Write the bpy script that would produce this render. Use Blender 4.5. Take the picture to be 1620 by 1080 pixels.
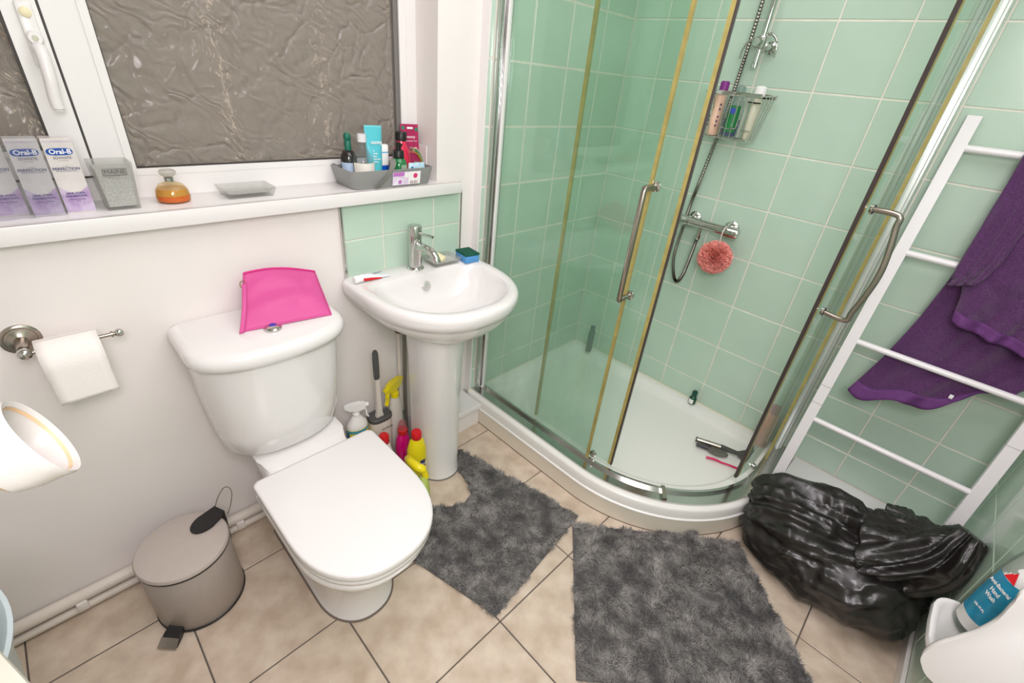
import bpy, bmesh, math, random
import numpy as np
from mathutils import Vector, Matrix, noise
random.seed(7); np.random.seed(7)
S = bpy.context.scene
for o in list(bpy.data.objects): bpy.data.objects.remove(o)
PI = math.pi

# ---------------------------------------------------------------- camera, light, exposure
R = [Vector((0.704899,-0.7034895,0.09066379)), Vector((-0.30149828,-0.41286493,-0.85944246)), Vector((0.64204064,0.57848515,-0.50312895))]
cam_d = bpy.data.cameras.new('camera'); cam = bpy.data.objects.new('camera', cam_d); S.collection.objects.link(cam)
cx_, cy_, cz_ = R[0], -R[1], -R[2]
M = Matrix((( cx_[0],cy_[0],cz_[0],0),(cx_[1],cy_[1],cz_[1],0),(cx_[2],cy_[2],cz_[2],0),(0,0,0,1)))
M.translation = Vector((0,0,1.44)); cam.matrix_world = M
cam_d.sensor_fit = 'HORIZONTAL'; cam_d.sensor_width = 36; cam_d.lens = 36*723.68/1620; cam_d.clip_start = .02
S.camera = cam
S.view_settings.view_transform = 'Standard'; S.view_settings.look = 'None'
S.view_settings.gamma = 1; S.view_settings.use_curve_mapping = False
S.view_settings.exposure = 0.21
W = bpy.data.worlds.new('world'); S.world = W; W.use_nodes = True
W.node_tree.nodes['Background'].inputs[0].default_value = (.78,.66,.54,1)
W.node_tree.nodes['Background'].inputs[1].default_value = 1.0
def area(name, loc, size, power, col, target=None):
    l = bpy.data.lights.new(name,'AREA'); l.shape='SQUARE'; l.size=size; l.energy=power; l.color=col
    o = bpy.data.objects.new(name,l); S.collection.objects.link(o); o.location=loc
    if target: o.rotation_euler = (Vector(target)-Vector(loc)).to_track_quat('-Z','Y').to_euler()
    return o
area('ceiling_lamp', (.8,.35,2.36), 1.3, 16, (1,.925,.985))
area('camera_flash', (-.05,-.22,1.75), .55, 17.5, (1,.925,.985), (1.2,.4,.15))

# ---------------------------------------------------------------- helpers
C = S.collection
def lin(c):
    return tuple((v/255/12.92 if v/255<=.04045 else ((v/255+.055)/1.055)**2.4) for v in c)
def tag(o, label=None, cat=None, group=None, kind=None):
    if label: o['label']=label
    if cat: o['category']=cat
    if group: o['group']=group
    if kind: o['kind']=kind
    return o
def thing(name, label, cat, loc=(0,0,0), rz=0, group=None, rot=None):
    o = bpy.data.objects.new(name,None); C.objects.link(o); o.empty_display_size=.05
    o.location=loc; o.rotation_euler = rot if rot else (0,0,rz)
    return tag(o,label,cat,group)
class G:
    def __init__(s): s.v=[]; s.f=[]
    def add(s, vs, fs, M=None):
        n=len(s.v)
        s.v += [tuple(M@Vector(p)) if M is not None else tuple(p) for p in vs]
        s.f += [tuple(i+n for i in f) for f in fs]; return s
    def box(s, c, d, b=0, rot=None):
        bm=bmesh.new(); bmesh.ops.create_cube(bm,size=1)
        for v in bm.verts: v.co=Vector((v.co.x*d[0],v.co.y*d[1],v.co.z*d[2]))
        if b>0: bmesh.ops.bevel(bm,geom=bm.edges[:],offset=min(b,min(d)*.49),segments=2,profile=.5,affect='EDGES')
        bm.verts.index_update()
        M=Matrix.Translation(c) @ (rot.to_4x4() if rot is not None else Matrix.Identity(4))
        s.add([v.co for v in bm.verts],[[v.index for v in f.verts] for f in bm.faces],M); bm.free(); return s
    def bx(s,a,b,bev=0):
        return s.box(((a[0]+b[0])/2,(a[1]+b[1])/2,(a[2]+b[2])/2),(abs(b[0]-a[0]),abs(b[1]-a[1]),abs(b[2]-a[2])),bev)
    def loft(s, loops, cap0=True, cap1=True, closed=True, M=None):
        n=len(loops[0]); vs=[p for L in loops for p in L]; fs=[]
        for k in range(len(loops)-1):
            for i in range(n if closed else n-1):
                j=(i+1)%n; fs.append((k*n+i,k*n+j,(k+1)*n+j,(k+1)*n+i))
        if cap0: fs.append(tuple(range(n-1,-1,-1)))
        if cap1: fs.append(tuple((len(loops)-1)*n+i for i in range(n)))
        return s.add(vs,fs,M)
    def lathe(s, prof, n=32, M=None, sy=1.0, cap=True):
        return s.loft([[(r*math.cos(2*PI*i/n), r*sy*math.sin(2*PI*i/n), z) for i in range(n)] for r,z in prof], cap,cap,True,M)
    def tube(s, pts, r, n=10, cap=True):
        pts=[Vector(p) for p in pts]; loops=[]; up=None
        for i,p in enumerate(pts):
            t=(pts[min(i+1,len(pts)-1)]-pts[max(i-1,0)]).normalized()
            if up is None:
                up=Vector((0,0,1)) if abs(t.z)<.9 else Vector((1,0,0))
            a=(up-t*up.dot(t)).normalized(); b=t.cross(a); up=a
            rr=r[i] if isinstance(r,(list,tuple)) else r
            loops.append([tuple(p+(a*math.cos(2*PI*k/n)+b*math.sin(2*PI*k/n))*rr) for k in range(n)])
        return s.loft(loops,cap,cap)
    def prism(s, poly, z0, z1, M=None, ch=0):
        if ch<=0: return s.loft([[(x,y,z0) for x,y in poly],[(x,y,z1) for x,y in poly]],M=M)
        cx=sum(p[0] for p in poly)/len(poly); cy=sum(p[1] for p in poly)/len(poly)
        w=max(abs(p[0]-cx) for p in poly); k=1-ch/w
        sh=lambda z,k:[(cx+(x-cx)*k,cy+(y-cy)*k,z) for x,y in poly]
        return s.loft([sh(z0,k),sh(z0+ch,1),sh(z1-ch,1),sh(z1,k)],M=M)
def obj(name, g, m, parent=None, smooth=True, angle=40, **kw):
    me=bpy.data.meshes.new(name); me.from_pydata(g.v,[],g.f); me.update()
    o=bpy.data.objects.new(name,me); C.objects.link(o)
    bm=bmesh.new(); bm.from_mesh(me); bmesh.ops.recalc_face_normals(bm,faces=bm.faces); bm.to_mesh(me); bm.free()
    if smooth:
        me.shade_smooth(); me.set_sharp_from_angle(angle=math.radians(angle))
    if m: me.materials.append(m)
    if parent: o.parent=parent
    return tag(o,**kw)
def Z(M_or_loc, axis=(0,0,1)):
    q=Vector((0,0,1)).rotation_difference(Vector(axis).normalized())
    return Matrix.Translation(M_or_loc) @ q.to_matrix().to_4x4()
def curve(pts, n=8):
    pts=[Vector(p) for p in pts]; out=[]
    P=[pts[0]]+pts+[pts[-1]]
    for i in range(1,len(P)-2):
        a,b,c,d=P[i-1],P[i],P[i+1],P[i+2]
        for k in range(n):
            t=k/n; out.append(.5*((2*b)+(c-a)*t+(2*a-5*b+4*c-d)*t*t+(3*b-a-3*c+d)*t**3))
    out.append(pts[-1]); return out
def text(s, size, m, M, parent, name='lettering', ext=.0002, align='CENTER', sx=1.0, bold=0.0):
    c=bpy.data.curves.new('t','FONT'); c.body=s; c.size=size; c.extrude=ext; c.align_x=align; c.align_y='CENTER'; c.resolution_u=3
    c.offset=bold*size
    o=bpy.data.objects.new('t',c); C.objects.link(o)
    dg=bpy.context.evaluated_depsgraph_get(); me=bpy.data.meshes.new_from_object(o.evaluated_get(dg))
    bpy.data.objects.remove(o); bpy.data.curves.remove(c)
    me.transform(M @ Matrix.Diagonal((sx,1,1,1))); me.name=name; me.materials.clear(); me.materials.append(m)
    p=bpy.data.objects.new(name,me); C.objects.link(p); p.parent=parent
    return p
def frame(o, x, n):      # matrix: local x along x, local z along n (text plane)
    x=Vector(x).normalized(); n=Vector(n).normalized(); y=n.cross(x).normalized(); x=y.cross(n)
    return Matrix(((x[0],y[0],n[0],o[0]),(x[1],y[1],n[1],o[1]),(x[2],y[2],n[2],o[2]),(0,0,0,1)))

# ---------------------------------------------------------------- materials
def mat(name, col, rough=.5, metal=0, spec=.5, noise_amt=0, nscale=20, bump=0, bscale=60, coat=0, trans=0, ior=1.45, emis=None, rnd=0, col2=None, sheen=0, detail=4, alpha=1, bdist=.002, coords='Object', sss=0, nstretch=None, ridged=False):
    m=bpy.data.materials.new(name); m.use_nodes=True; nt=m.node_tree; N=nt.nodes; L=nt.links
    b=N['Principled BSDF']; c=lin(col)+(1,)
    b.inputs['Base Color'].default_value=c; b.inputs['Roughness'].default_value=rough; b.inputs['Metallic'].default_value=metal
    b.inputs['Specular IOR Level'].default_value=spec; b.inputs['Coat Weight'].default_value=coat; b.inputs['Coat Roughness'].default_value=.08
    b.inputs['Transmission Weight'].default_value=trans; b.inputs['IOR'].default_value=ior; b.inputs['Sheen Weight'].default_value=sheen
    b.inputs['Alpha'].default_value=alpha
    if sss: b.inputs['Subsurface Weight'].default_value=sss; b.inputs['Subsurface Radius'].default_value=(.01,.01,.01)
    tc=N.new('ShaderNodeTexCoord'); mp=N.new('ShaderNodeMapping'); L.new(tc.outputs[coords],mp.inputs[0])
    if nstretch: mp.inputs['Scale'].default_value=nstretch
    if noise_amt or col2:
        n=N.new('ShaderNodeTexNoise'); n.inputs['Scale'].default_value=nscale; n.inputs['Detail'].default_value=detail; L.new(mp.outputs[0],n.inputs[0])
        mx=N.new('ShaderNodeMix'); mx.data_type='RGBA'
        c2=lin(col2)+(1,) if col2 else tuple(v*(1-noise_amt) for v in c[:3])+(1,)
        mx.inputs[6].default_value=c; mx.inputs[7].default_value=c2
        cr=N.new('ShaderNodeMapRange'); cr.inputs[1].default_value=.35; cr.inputs[2].default_value=.65
        L.new(n.outputs[0],cr.inputs[0]); L.new(cr.outputs[0],mx.inputs[0]); src=mx.outputs[2]
    else:
        src=None
    if rnd:
        oi=N.new('ShaderNodeObjectInfo'); hs=N.new('ShaderNodeHueSaturation'); mr=N.new('ShaderNodeMapRange')
        mr.inputs[3].default_value=1-rnd; mr.inputs[4].default_value=1+rnd; L.new(oi.outputs['Random'],mr.inputs[0]); L.new(mr.outputs[0],hs.inputs['Value'])
        hs.inputs['Color'].default_value=c
        if src: L.new(src,hs.inputs['Color'])
        src=hs.outputs[0]
    if src: L.new(src,b.inputs['Base Color'])
    if bump:
        n2=N.new('ShaderNodeTexNoise'); n2.inputs['Scale'].default_value=bscale; n2.inputs['Detail'].default_value=3; L.new(mp.outputs[0],n2.inputs[0])
        bp=N.new('ShaderNodeBump'); bp.inputs['Strength'].default_value=bump; bp.inputs['Distance'].default_value=bdist; L.new(n2.outputs[0],bp.inputs['Height']); L.new(bp.outputs[0],b.inputs['Normal'])
    if ridged: n2.noise_type='RIDGED_MULTIFRACTAL'; n2.inputs['Detail'].default_value=4
    if emis: b.inputs['Emission Color'].default_value=lin(emis[0])+(1,); b.inputs['Emission Strength'].default_value=emis[1]
    return m
def clear(name, tint, haze=0.0, hcol=(225,230,225), rough=.03, hz_noise=0, trans_rough=0, nscale=3.0):
    """thin clear sheet: straight transmission, fresnel gloss, patchy limescale haze"""
    m=bpy.data.materials.new(name); m.use_nodes=True; nt=m.node_tree; N=nt.nodes; L=nt.links; N.clear()
    out=N.new('ShaderNodeOutputMaterial'); tr=N.new('ShaderNodeBsdfTransparent'); tr.inputs[0].default_value=lin(tint)+(1,)
    gl=N.new('ShaderNodeBsdfGlossy'); gl.inputs['Roughness'].default_value=rough
    lw=N.new('ShaderNodeLayerWeight'); lw.inputs[0].default_value=.5
    pw=N.new('ShaderNodeMath'); pw.operation='POWER'; pw.inputs[1].default_value=5; L.new(lw.outputs['Facing'],pw.inputs[0])
    fr=N.new('ShaderNodeMath'); fr.operation='MULTIPLY_ADD'; fr.inputs[1].default_value=.7; fr.inputs[2].default_value=.03; L.new(pw.outputs[0],fr.inputs[0])
    mx=N.new('ShaderNodeMixShader'); L.new(fr.outputs[0],mx.inputs[0]); L.new(tr.outputs[0],mx.inputs[1]); L.new(gl.outputs[0],mx.inputs[2])
    last=mx
    if haze:
        df=N.new('ShaderNodeBsdfDiffuse'); df.inputs[0].default_value=lin(hcol)+(1,)
        tl=N.new('ShaderNodeBsdfTranslucent'); tl.inputs[0].default_value=lin(hcol)+(1,)
        md=N.new('ShaderNodeMixShader'); md.inputs[0].default_value=.5; L.new(df.outputs[0],md.inputs[1]); L.new(tl.outputs[0],md.inputs[2])
        m2=N.new('ShaderNodeMixShader'); m2.inputs[0].default_value=haze
        L.new(mx.outputs[0],m2.inputs[1]); L.new(md.outputs[0],m2.inputs[2]); last=m2
        if hz_noise:
            tc=N.new('ShaderNodeTexCoord'); mp=N.new('ShaderNodeMapping'); mp.inputs['Scale'].default_value=(4,4,1); L.new(tc.outputs['Object'],mp.inputs[0])
            n=N.new('ShaderNodeTexNoise'); n.inputs['Scale'].default_value=nscale; n.inputs['Detail'].default_value=5; L.new(mp.outputs[0],n.inputs[0])
            sp=N.new('ShaderNodeSeparateXYZ'); L.new(tc.outputs['Object'],sp.inputs[0])
            zr=N.new('ShaderNodeMapRange'); zr.inputs[1].default_value=.15; zr.inputs[2].default_value=1.1; zr.inputs[3].default_value=haze*1.9; zr.inputs[4].default_value=haze*.25; L.new(sp.outputs[2],zr.inputs[0])
            nr=N.new('ShaderNodeMapRange'); nr.inputs[1].default_value=.3; nr.inputs[2].default_value=.7; nr.inputs[3].default_value=.55; nr.inputs[4].default_value=1.35; L.new(n.outputs[0],nr.inputs[0])
            mu=N.new('ShaderNodeMath'); mu.operation='MULTIPLY'; L.new(zr.outputs[0],mu.inputs[0]); L.new(nr.outputs[0],mu.inputs[1]); L.new(mu.outputs[0],m2.inputs[0])
    L.new(last.outputs[0],out.inputs[0]); return m
m_wall=mat('white_paint',(240,234,229),.55,noise_amt=.03,nscale=3,bump=.06,bscale=90)
m_ceil=mat('ceiling_paint',(240,236,230),.8)
m_upvc=mat('white_upvc',(235,232,229),.28,coat=.2)
m_gasket=mat('dark_gasket',(60,55,52),.5)
m_gasket2=mat('grey_gasket',(120,116,112),.5)
m_ceramic=mat('white_ceramic',(232,229,226),.1,coat=.5)
m_plasticw=mat('white_plastic',(230,227,224),.22,coat=.2)
m_tile=mat('mint_glazed_tile',(190,213,194),.16,coat=.35,noise_amt=.03,nscale=8,rnd=.02,bump=.03,bscale=14,bdist=.003)
m_grout=mat('cream_grout',(234,230,216),.8,noise_amt=.1,nscale=20)
m_ftile=mat('beige_floor_tile',(218,202,182),.42,col2=(192,172,151),nscale=13,detail=10,rnd=.025,bump=.05,bscale=40,coords='Object')
m_fgrout=mat('dark_floor_grout',(104,96,90),.85,noise_amt=.2,nscale=40)
m_chrome=mat('chrome',(205,203,200),.08,metal=1)
m_chromed=mat('brushed_steel',(176,166,156),.22,metal=1)
m_alu=mat('polished_aluminium',(205,204,202),.18,metal=1)
m_whitemetal=mat('white_painted_metal',(240,236,236),.3,coat=.2)
m_black=mat('black_plastic',(32,30,30),.35)
m_darkseal=mat('dark_magnetic_seal',(66,56,54),.4)
m_seal=mat('yellowed_seal',(172,158,92),.35,noise_amt=.2,nscale=30)
m_glass=clear('shower_glass',(245,252,248),.05,hz_noise=1,hcol=(205,222,210))
m_glassd=clear('scaled_shower_glass',(245,252,248),.10,hz_noise=1,hcol=(205,222,210))
m_gedge=mat('green_glass_edge',(150,190,165),.15,coat=.5)
m_pipe=mat('painted_pipe',(228,219,207),.4,noise_amt=.08,nscale=12)
m_grey=mat('warm_grey_bin_paint',(171,160,151),.35,noise_amt=.03,nscale=60)
m_greylid=mat('warm_grey_lid_paint',(186,175,166),.4,noise_amt=.03,nscale=60)
m_paper=mat('toilet_paper',(246,240,234),.95,bump=.35,bscale=160,bdist=.002,sss=.05)
m_caddy=mat('grey_plastic_caddy',(150,151,148),.45)
m_pink=mat('hot_pink_faux_leather',(214,84,150),.55,bump=.15,bscale=350,bdist=.0006,noise_amt=.05,nscale=8)
m_white=mat('matte_white_print',(245,243,240),.6)
m_red=mat('red_plastic',(214,24,36),.3,coat=.2)
m_yellow=mat('yellow_plastic',(238,219,22),.32,coat=.2)
m_navy=mat('navy_print',(38,44,110),.5)

# ---------------------------------------------------------------- room shell
YT, XR, YN = 1.304, 2.0, -.435     # shower tile face, right tile face, near tile face
YW = 1.335                          # painted window wall
CE = 2.4
def struct(name,g,m,**k): return obj(name,g,m,kind='structure',smooth=False,**k)
fl=struct('floor',G().bx((-.9,-.445,-.06),(2.1,1.55,-.0025)),m_fgrout)
struct('ceiling',G().bx((-1,-.6,CE),(2.2,1.6,CE+.08)),m_ceil)
wb=struct('wall_back',G().bx((-.9,YW,0),(1.19,1.56,1.06)).bx((1.005,YW,1.06),(1.19,1.56,CE)).bx((-.9,YW,2.12),(1.005,1.56,CE)).bx((-.9,YW,1.06),(-.72,1.56,2.12)).bx((1.19,YT+.002,0),(2.1,1.56,CE)),m_wall)
wr=struct('wall_right',G().bx((XR+.002,-.6,0),(2.15,YT+.002,CE)),m_grout)
wn=struct('wall_front',G().bx((-.9,YN-.12,0),(XR+.002,YN-.002,CE)),m_grout)
struct('wall_left',G().bx((-1,-.6,0),(-.9,1.56,CE)),m_wall)
wbt=struct('trim_1',G().bx((1.186,YT+.0005,.12),(2.0,YT+.003,CE)),m_grout); tag(wbt,'cream grout bed behind the shower wall tiles')
_tm={}
def tile_mesh(w,h,m,t=.004,e=.0016,name='tile'):
    k=(round(w,3),round(h,3),m.name)
    if k in _tm: return _tm[k]
    a,b=w/2,h/2
    vs=[(-a,-b,-t),(a,-b,-t),(a,b,-t),(-a,b,-t),(-a,-b,-e),(a,-b,-e),(a,b,-e),(-a,b,-e),(-a+e,-b+e,0),(a-e,-b+e,0),(a-e,b-e,0),(-a+e,b-e,0)]
    fs=[(8,9,10,11)]+[(i,(i+1)%4,4+(i+1)%4,4+i) for i in range(4)]+[(4+i,4+(i+1)%4,8+(i+1)%4,8+i) for i in range(4)]
    me=bpy.data.meshes.new(name); me.from_pydata(vs,[],fs); me.materials.append(m); _tm[k]=me; return me
def tiles(parent, us, vs, place, rot, m, gap):
    for i in range(len(us)-1):
        for j in range(len(vs)-1):
            w=us[i+1]-us[i]-gap; h=vs[j+1]-vs[j]-gap
            if w<.006 or h<.006: continue
            o=bpy.data.objects.new('tile',tile_mesh(w,h,m)); C.objects.link(o); o.parent=parent
            o.location=place((us[i]+us[i+1])/2,(vs[j]+vs[j+1])/2); o.rotation_euler=rot
            j3=.0015
            o.rotation_euler.x+=random.uniform(-j3,j3); o.rotation_euler.y+=random.uniform(-j3,j3)
rows=[.2445+.2055*k for k in range(11)]+[CE]
gr=.0052
tiles(wr,[-.435,-.2762,-.0726,.131,.3346,.5382,.7418,.9454,1.149,1.304],[.12]+rows,lambda u,v:(XR,u,v),(PI/2,0,-PI/2),m_tile,gr)
tiles(wb,[1.186,1.212,1.392,1.5965,1.802,2.0],[.12]+rows,lambda u,v:(u,YT,v),(PI/2,0,0),m_tile,gr)
tiles(wn,[.685,.882,1.08,1.277,1.475,1.672,1.87,2.0],[.055]+rows,lambda u,v:(u,YN,v),(PI/2,0,PI),m_tile,gr)
tiles(wn,[-.9,-.7,-.502,-.305,-.107,.09,.288,.485,.685],[.055]+rows,lambda u,v:(u,YN,v),(PI/2,0,PI),m_tile,gr)
tiles(fl,[-.9,-.7125,-.38,-.049,.281,.614,.947,1.281,1.6135,1.946,2.05],[-.445,-.186,.148,.481,.812,1.145,1.36],lambda u,v:(u,v,0),(0,0,0),m_ftile,.0038)
struct('baseboard_front',G().bx((-.9,YN-.001,0),(1.85,YN+.01,.05),.002),m_upvc)
# splashback tiles over the basin
sp=obj('splashback',G().bx((.642,1.3285,.81),(1.107,1.3345,1.057)),m_grout,smooth=False)
tag(sp,'mint tiled splashback between the basin and the window sill','splashback')
tiles(sp,[.644,.782,.986,1.105],[.812,.94,1.056],lambda u,v:(u,1.3255,v),(PI/2,0,0),m_tile,.0045)
for xa,xb_ in ((.636,.642),(1.107,1.111)): obj('tile_trim',G().bx((xa,1.322,.81),(xb_,1.335,1.057)),m_alu,sp,smooth=False)
# corner trim of shower wall
struct('trim_2',G().bx((1.18,YT-.003,.12),(1.187,YW,CE),.001),m_upvc)
# pipe boxing
g=G().bx((1.86,YN,.0),(2.0,.078,.10)).bx((1.845,YN,.10),(2.0,.078,.12),.003)
struct('trim_3',g,m_upvc,label='white pipe boxing along the right wall under the tiles')
g=G().bx((.88,1.215,0),(1.168,YW,.095)).bx((.88,1.2,.095),(1.168,YW,.12),.004)
struct('trim_4',g,m_upvc,label='white pipe boxing between basin pedestal and shower tray')

# ---------------------------------------------------------------- window
ZS=1.094
g=G().bx((-.9,YW-.02,1.056),(1.088,1.296,ZS),.002).bx((-.72,1.3,1.06),(1.004,1.47,ZS),.002)
sill=obj('window_sill',g,m_upvc); obj('edge_joint',G().bx((-.9,1.2985,ZS-.002),(1.087,1.3005,ZS+.0006)),mat('joint_shadow_line',(150,134,128),.8),sill,smooth=False)
tag(sill,'long white window sill board holding toiletries','window sill')
wf=struct('window_1',G().bx((-.72,1.448,ZS),(1.005,1.52,1.145)).bx((.955,1.45,1.145),(1.005,1.52,2.06)).bx((.12,1.45,1.145),(.182,1.52,2.06)).bx((-.72,1.45,2.06),(1.005,1.52,2.12)).bx((-.72,1.45,1.145),(-.67,1.52,2.06)),m_upvc,label='white framed window with patterned glass')
# glazing bead of the fixed light
def ringframe(x0,x1,z0,z1,t,y0,y1): return G().bx((x0,y0,z0+t),(x0+t,y1,z1-t)).bx((x1-t,y0,z0+t),(x1,y1,z1-t)).bx((x0,y0,z0),(x1,y1,z0+t)).bx((x0,y0,z1-t),(x1,y1,z1))
obj('glazing_bead',ringframe(.180,.957,1.145,2.06,.016,1.447,1.47),m_upvc,wf,smooth=False)
obj('glazing_bead',G().bx((.94,1.442,1.145),(.965,1.47,2.06),.002),m_upvc,wf,smooth=False)
obj('gasket',ringframe(.195,.942,1.160,2.045,.003,1.449,1.472),m_gasket,wf,smooth=False)
obj('gasket',G().bx((.925,1.4495,1.163),(.940,1.472,2.04)),m_gasket2,wf,smooth=False)
# casement on the left
cs=obj('casement',ringframe(-.67,.116,1.152,2.055,.05,1.437,1.5),m_upvc,wf,smooth=False)
obj('glazing_bead',ringframe(-.625,.074,1.196,2.01,.012,1.433,1.46),m_upvc,cs,smooth=False)
obj('gasket',ringframe(-.613,.063,1.208,1.998,.005,1.436,1.462),m_gasket,cs,smooth=False)
obj('shadow_gap',G().bx((.115,1.449,1.152),(.1215,1.455,2.055)),m_gasket,wf,smooth=False)
# handle
hd=obj('window_handle',G().bx((.083,1.428,1.365),(.108,1.438,1.475),.004),m_upvc,cs)
g=G().tube(curve([(.096,1.428,1.398),(.096,1.408,1.395),(.096,1.398,1.375),(.094,1.394,1.345),(.091,1.396,1.315),(.091,1.398,1.29)]),[.0115]*9+[.0105]*30+[.008]*2,12)
obj('grip',g,m_upvc,hd)
g=G().lathe([(.0125,0),(.0125,.006),(.010,.009)],20,Z((.096,1.428,1.415),(0,-1,0))); obj('lock_barrel',g,m_upvc,hd)
obj('keyhole',G().lathe([(.005,0),(.005,.0102)],16,Z((.096,1.428,1.415),(0,-1,0))),m_chromed,hd)
obj('button',G().lathe([(.009,0),(.009,.003),(.006,.005)],18,Z((.0955,1.428,1.457),(0,-1,0)),),mat('yellowed_plastic',(238,228,190),.4),hd)
# patterned glass
def pattern_glass():
    m=bpy.data.materials.new('patterned_glass'); m.use_nodes=True; N=m.node_tree.nodes; L=m.node_tree.links; b=N['Principled BSDF']
    b.inputs['Base Color'].default_value=(.9,.84,.76,1); b.inputs['Roughness'].default_value=.10; b.inputs['Transmission Weight'].default_value=.82; b.inputs['IOR'].default_value=1.25
    tc=N.new('ShaderNodeTexCoord'); w=N.new('ShaderNodeTexNoise'); w.inputs['Scale'].default_value=9; w.inputs['Detail'].default_value=2; L.new(tc.outputs['Object'],w.inputs[0])
    mx=N.new('ShaderNodeMix'); mx.data_type='RGBA'; mx.inputs[0].default_value=.13; L.new(tc.outputs['Object'],mx.inputs[6]); L.new(w.outputs[1],mx.inputs[7])
    wv=N.new('ShaderNodeTexWave'); wv.inputs['Scale'].default_value=13; wv.inputs['Distortion'].default_value=9; wv.inputs['Detail'].default_value=2.5; wv.inputs['Detail Scale'].default_value=1.4
    mp=N.new('ShaderNodeMapping'); mp.inputs['Rotation'].default_value=(0,.9,0); L.new(mx.outputs[2],mp.inputs[0]); L.new(mp.outputs[0],wv.inputs[0])
    vo=N.new('ShaderNodeTexVoronoi'); vo.feature='DISTANCE_TO_EDGE'; vo.inputs['Scale'].default_value=12; L.new(mx.outputs[2],vo.inputs[0])
    mr=N.new('ShaderNodeMapRange'); mr.inputs[2].default_value=.12; L.new(vo.outputs[0],mr.inputs[0])
    ad=N.new('ShaderNodeMath'); ad.operation='MULTIPLY_ADD'; ad.inputs[1].default_value=.5; L.new(wv.outputs[1],ad.inputs[0]); L.new(mr.outputs[0],ad.inputs[2])
    bp=N.new('ShaderNodeBump'); bp.inputs['Strength'].default_value=.75; bp.inputs['Distance'].default_value=.0042; L.new(ad.outputs[0],bp.inputs['Height']); L.new(bp.outputs[0],b.inputs['Normal'])
    return m
m_pat=pattern_glass()
obj('pane',G().bx((.19,1.462,1.155),(.945,1.466,2.05)),m_pat,wf,smooth=False)
obj('pane',G().bx((-.63,1.452,1.2),(.072,1.456,2.0)),m_pat,cs,smooth=False)
# outside: dark timber fence seen dimly through the glass
m_fence=mat('weathered_fence',(112,96,80),.8,noise_amt=.35,nscale=4,nstretch=(3,1,.5))
m_fence2=mat('pale_fence_rail',(150,140,124),.8)
fence=thing('garden_fence','brown timber fence blurred behind the window glass','fence',(0,2.3,-1))
for k in range(26):
    x=-2.6+k*.205
    obj('board',G().bx((x,-.01+.012*(k%2),0),(x+.2,.01+.012*(k%2),3.6),.004),m_fence,fence,smooth=False)
obj('rail',G().bx((-2.7,-.06,1.93),(2.7,-.015,2.0)),m_fence2,fence,smooth=False)
obj('post',G().bx((.1,-.12,0),(.21,-.062,3.6)),mat('dark_fence_post',(70,58,52),.8),fence,smooth=False)

# ---------------------------------------------------------------- pipes on the window wall
m_clip=mat('pipe_clip_plastic',(236,230,222),.4)
pp=obj('water_pipe',G().tube([(-.9,1.313,.058),(.8,1.313,.052)],.017,14),m_pipe); tag(pp,'upper thicker cream painted pipe along the foot of the wall','pipe','painted pipes along the wall foot')
pq=obj('water_pipe',G().tube([(-.9,1.308,.020),(.8,1.308,.016)],.0125,14),m_pipe); tag(pq,'lower thinner cream painted pipe just above the floor tiles','pipe','painted pipes along the wall foot')
for x,l in ((-.25,'left'),(.165,'right')):
    pass
obj('pipe_clip',G().bx((-.262,1.29,.018),(-.238,1.333,.05),.003),m_clip,pq)
obj('pipe_clip',G().bx((.15,1.29,.016),(.174,1.333,.048),.003),m_clip,pq)
vp=thing('supply_pipe','pale vertical supply pipe with brass valve beside the basin pedestal','pipe',(.807,1.30,0))
obj('pipe',G().tube([(0,0,.12),(0,0,.60)],.0075,12),m_pipe,vp)
obj('valve',G().lathe([(.009,0),(.013,.004),(.013,.02),(.009,.024),(.009,.034),(.013,.038),(.013,.055),(.008,.06),(.008,.1)],12,Matrix.Translation((0,0,.57))),mat('tarnished_brass',(140,120,98),.3,metal=1),vp)
vq=obj('supply_pipe',G().tube(curve([(.83,1.302,.02),(.83,1.302,.3),(.832,1.30,.5),(.834,1.30,.66)]),.0075,12),mat('grey_flexible_pipe',(150,142,134),.4,metal=.5)); tag(vq,'grey vertical pipe close behind the basin pedestal','pipe')

# ---------------------------------------------------------------- toilet
def superD(cx, hw, yb, yf, ys, n=48, e=2.2, rc=.03):
    """D outline: straight back at yb with rounded corners, straight sides to ys, curved front to yf"""
    pts=[]
    k=n//2
    for i in range(k+1):
        a=PI*i/k; c,s_=math.cos(a),math.sin(a)
        x=cx-hw*(abs(c)**(2/e))*(1 if c>0 else -1)
        pts.append((x, ys-(ys-yf)*(abs(s_)**(2/e))))
    for a0,cxx,cyy in ((0,cx+hw-rc,yb-rc),(PI/2,cx-hw+rc,yb-rc)):
        for j in range(6):
            a=a0+PI/2*j/5; pts.append((cxx+rc*math.cos(a),cyy+rc*math.sin(a)))
    return pts
T=thing('toilet','white close-coupled toilet with closed D-shaped lid and tapered cistern','toilet',(0,0,0))
TX=.352
def L3(p,z): return [(x,y,z) for x,y in p]
lid=superD(.358,.178,1.05,.598,.82,e=2.3,rc=.02)
def scl(p,k,cx=.358,cy=.83): return [(cx+(x-cx)*k,cy+(y-cy)*k) for x,y in p]
g=G().loft([L3(scl(lid,.985),.405),L3(lid,.409),L3(lid,.423),L3(scl(lid,.99),.428),L3(scl(lid,.96),.4295)])
obj('lid',g,m_plasticw,T,angle=60)
g=G().loft([L3(scl(lid,.965),.386),L3(scl(lid,.985),.389),L3(scl(lid,.985),.4015),L3(scl(lid,.97),.404)])
obj('seat',g,m_plasticw,T,angle=60)
def D(hw,yb,yf,ys,e=2.2,rc=.03,cx=TX): return superD(cx,hw,yb,yf,ys,e=e,rc=rc)
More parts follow.
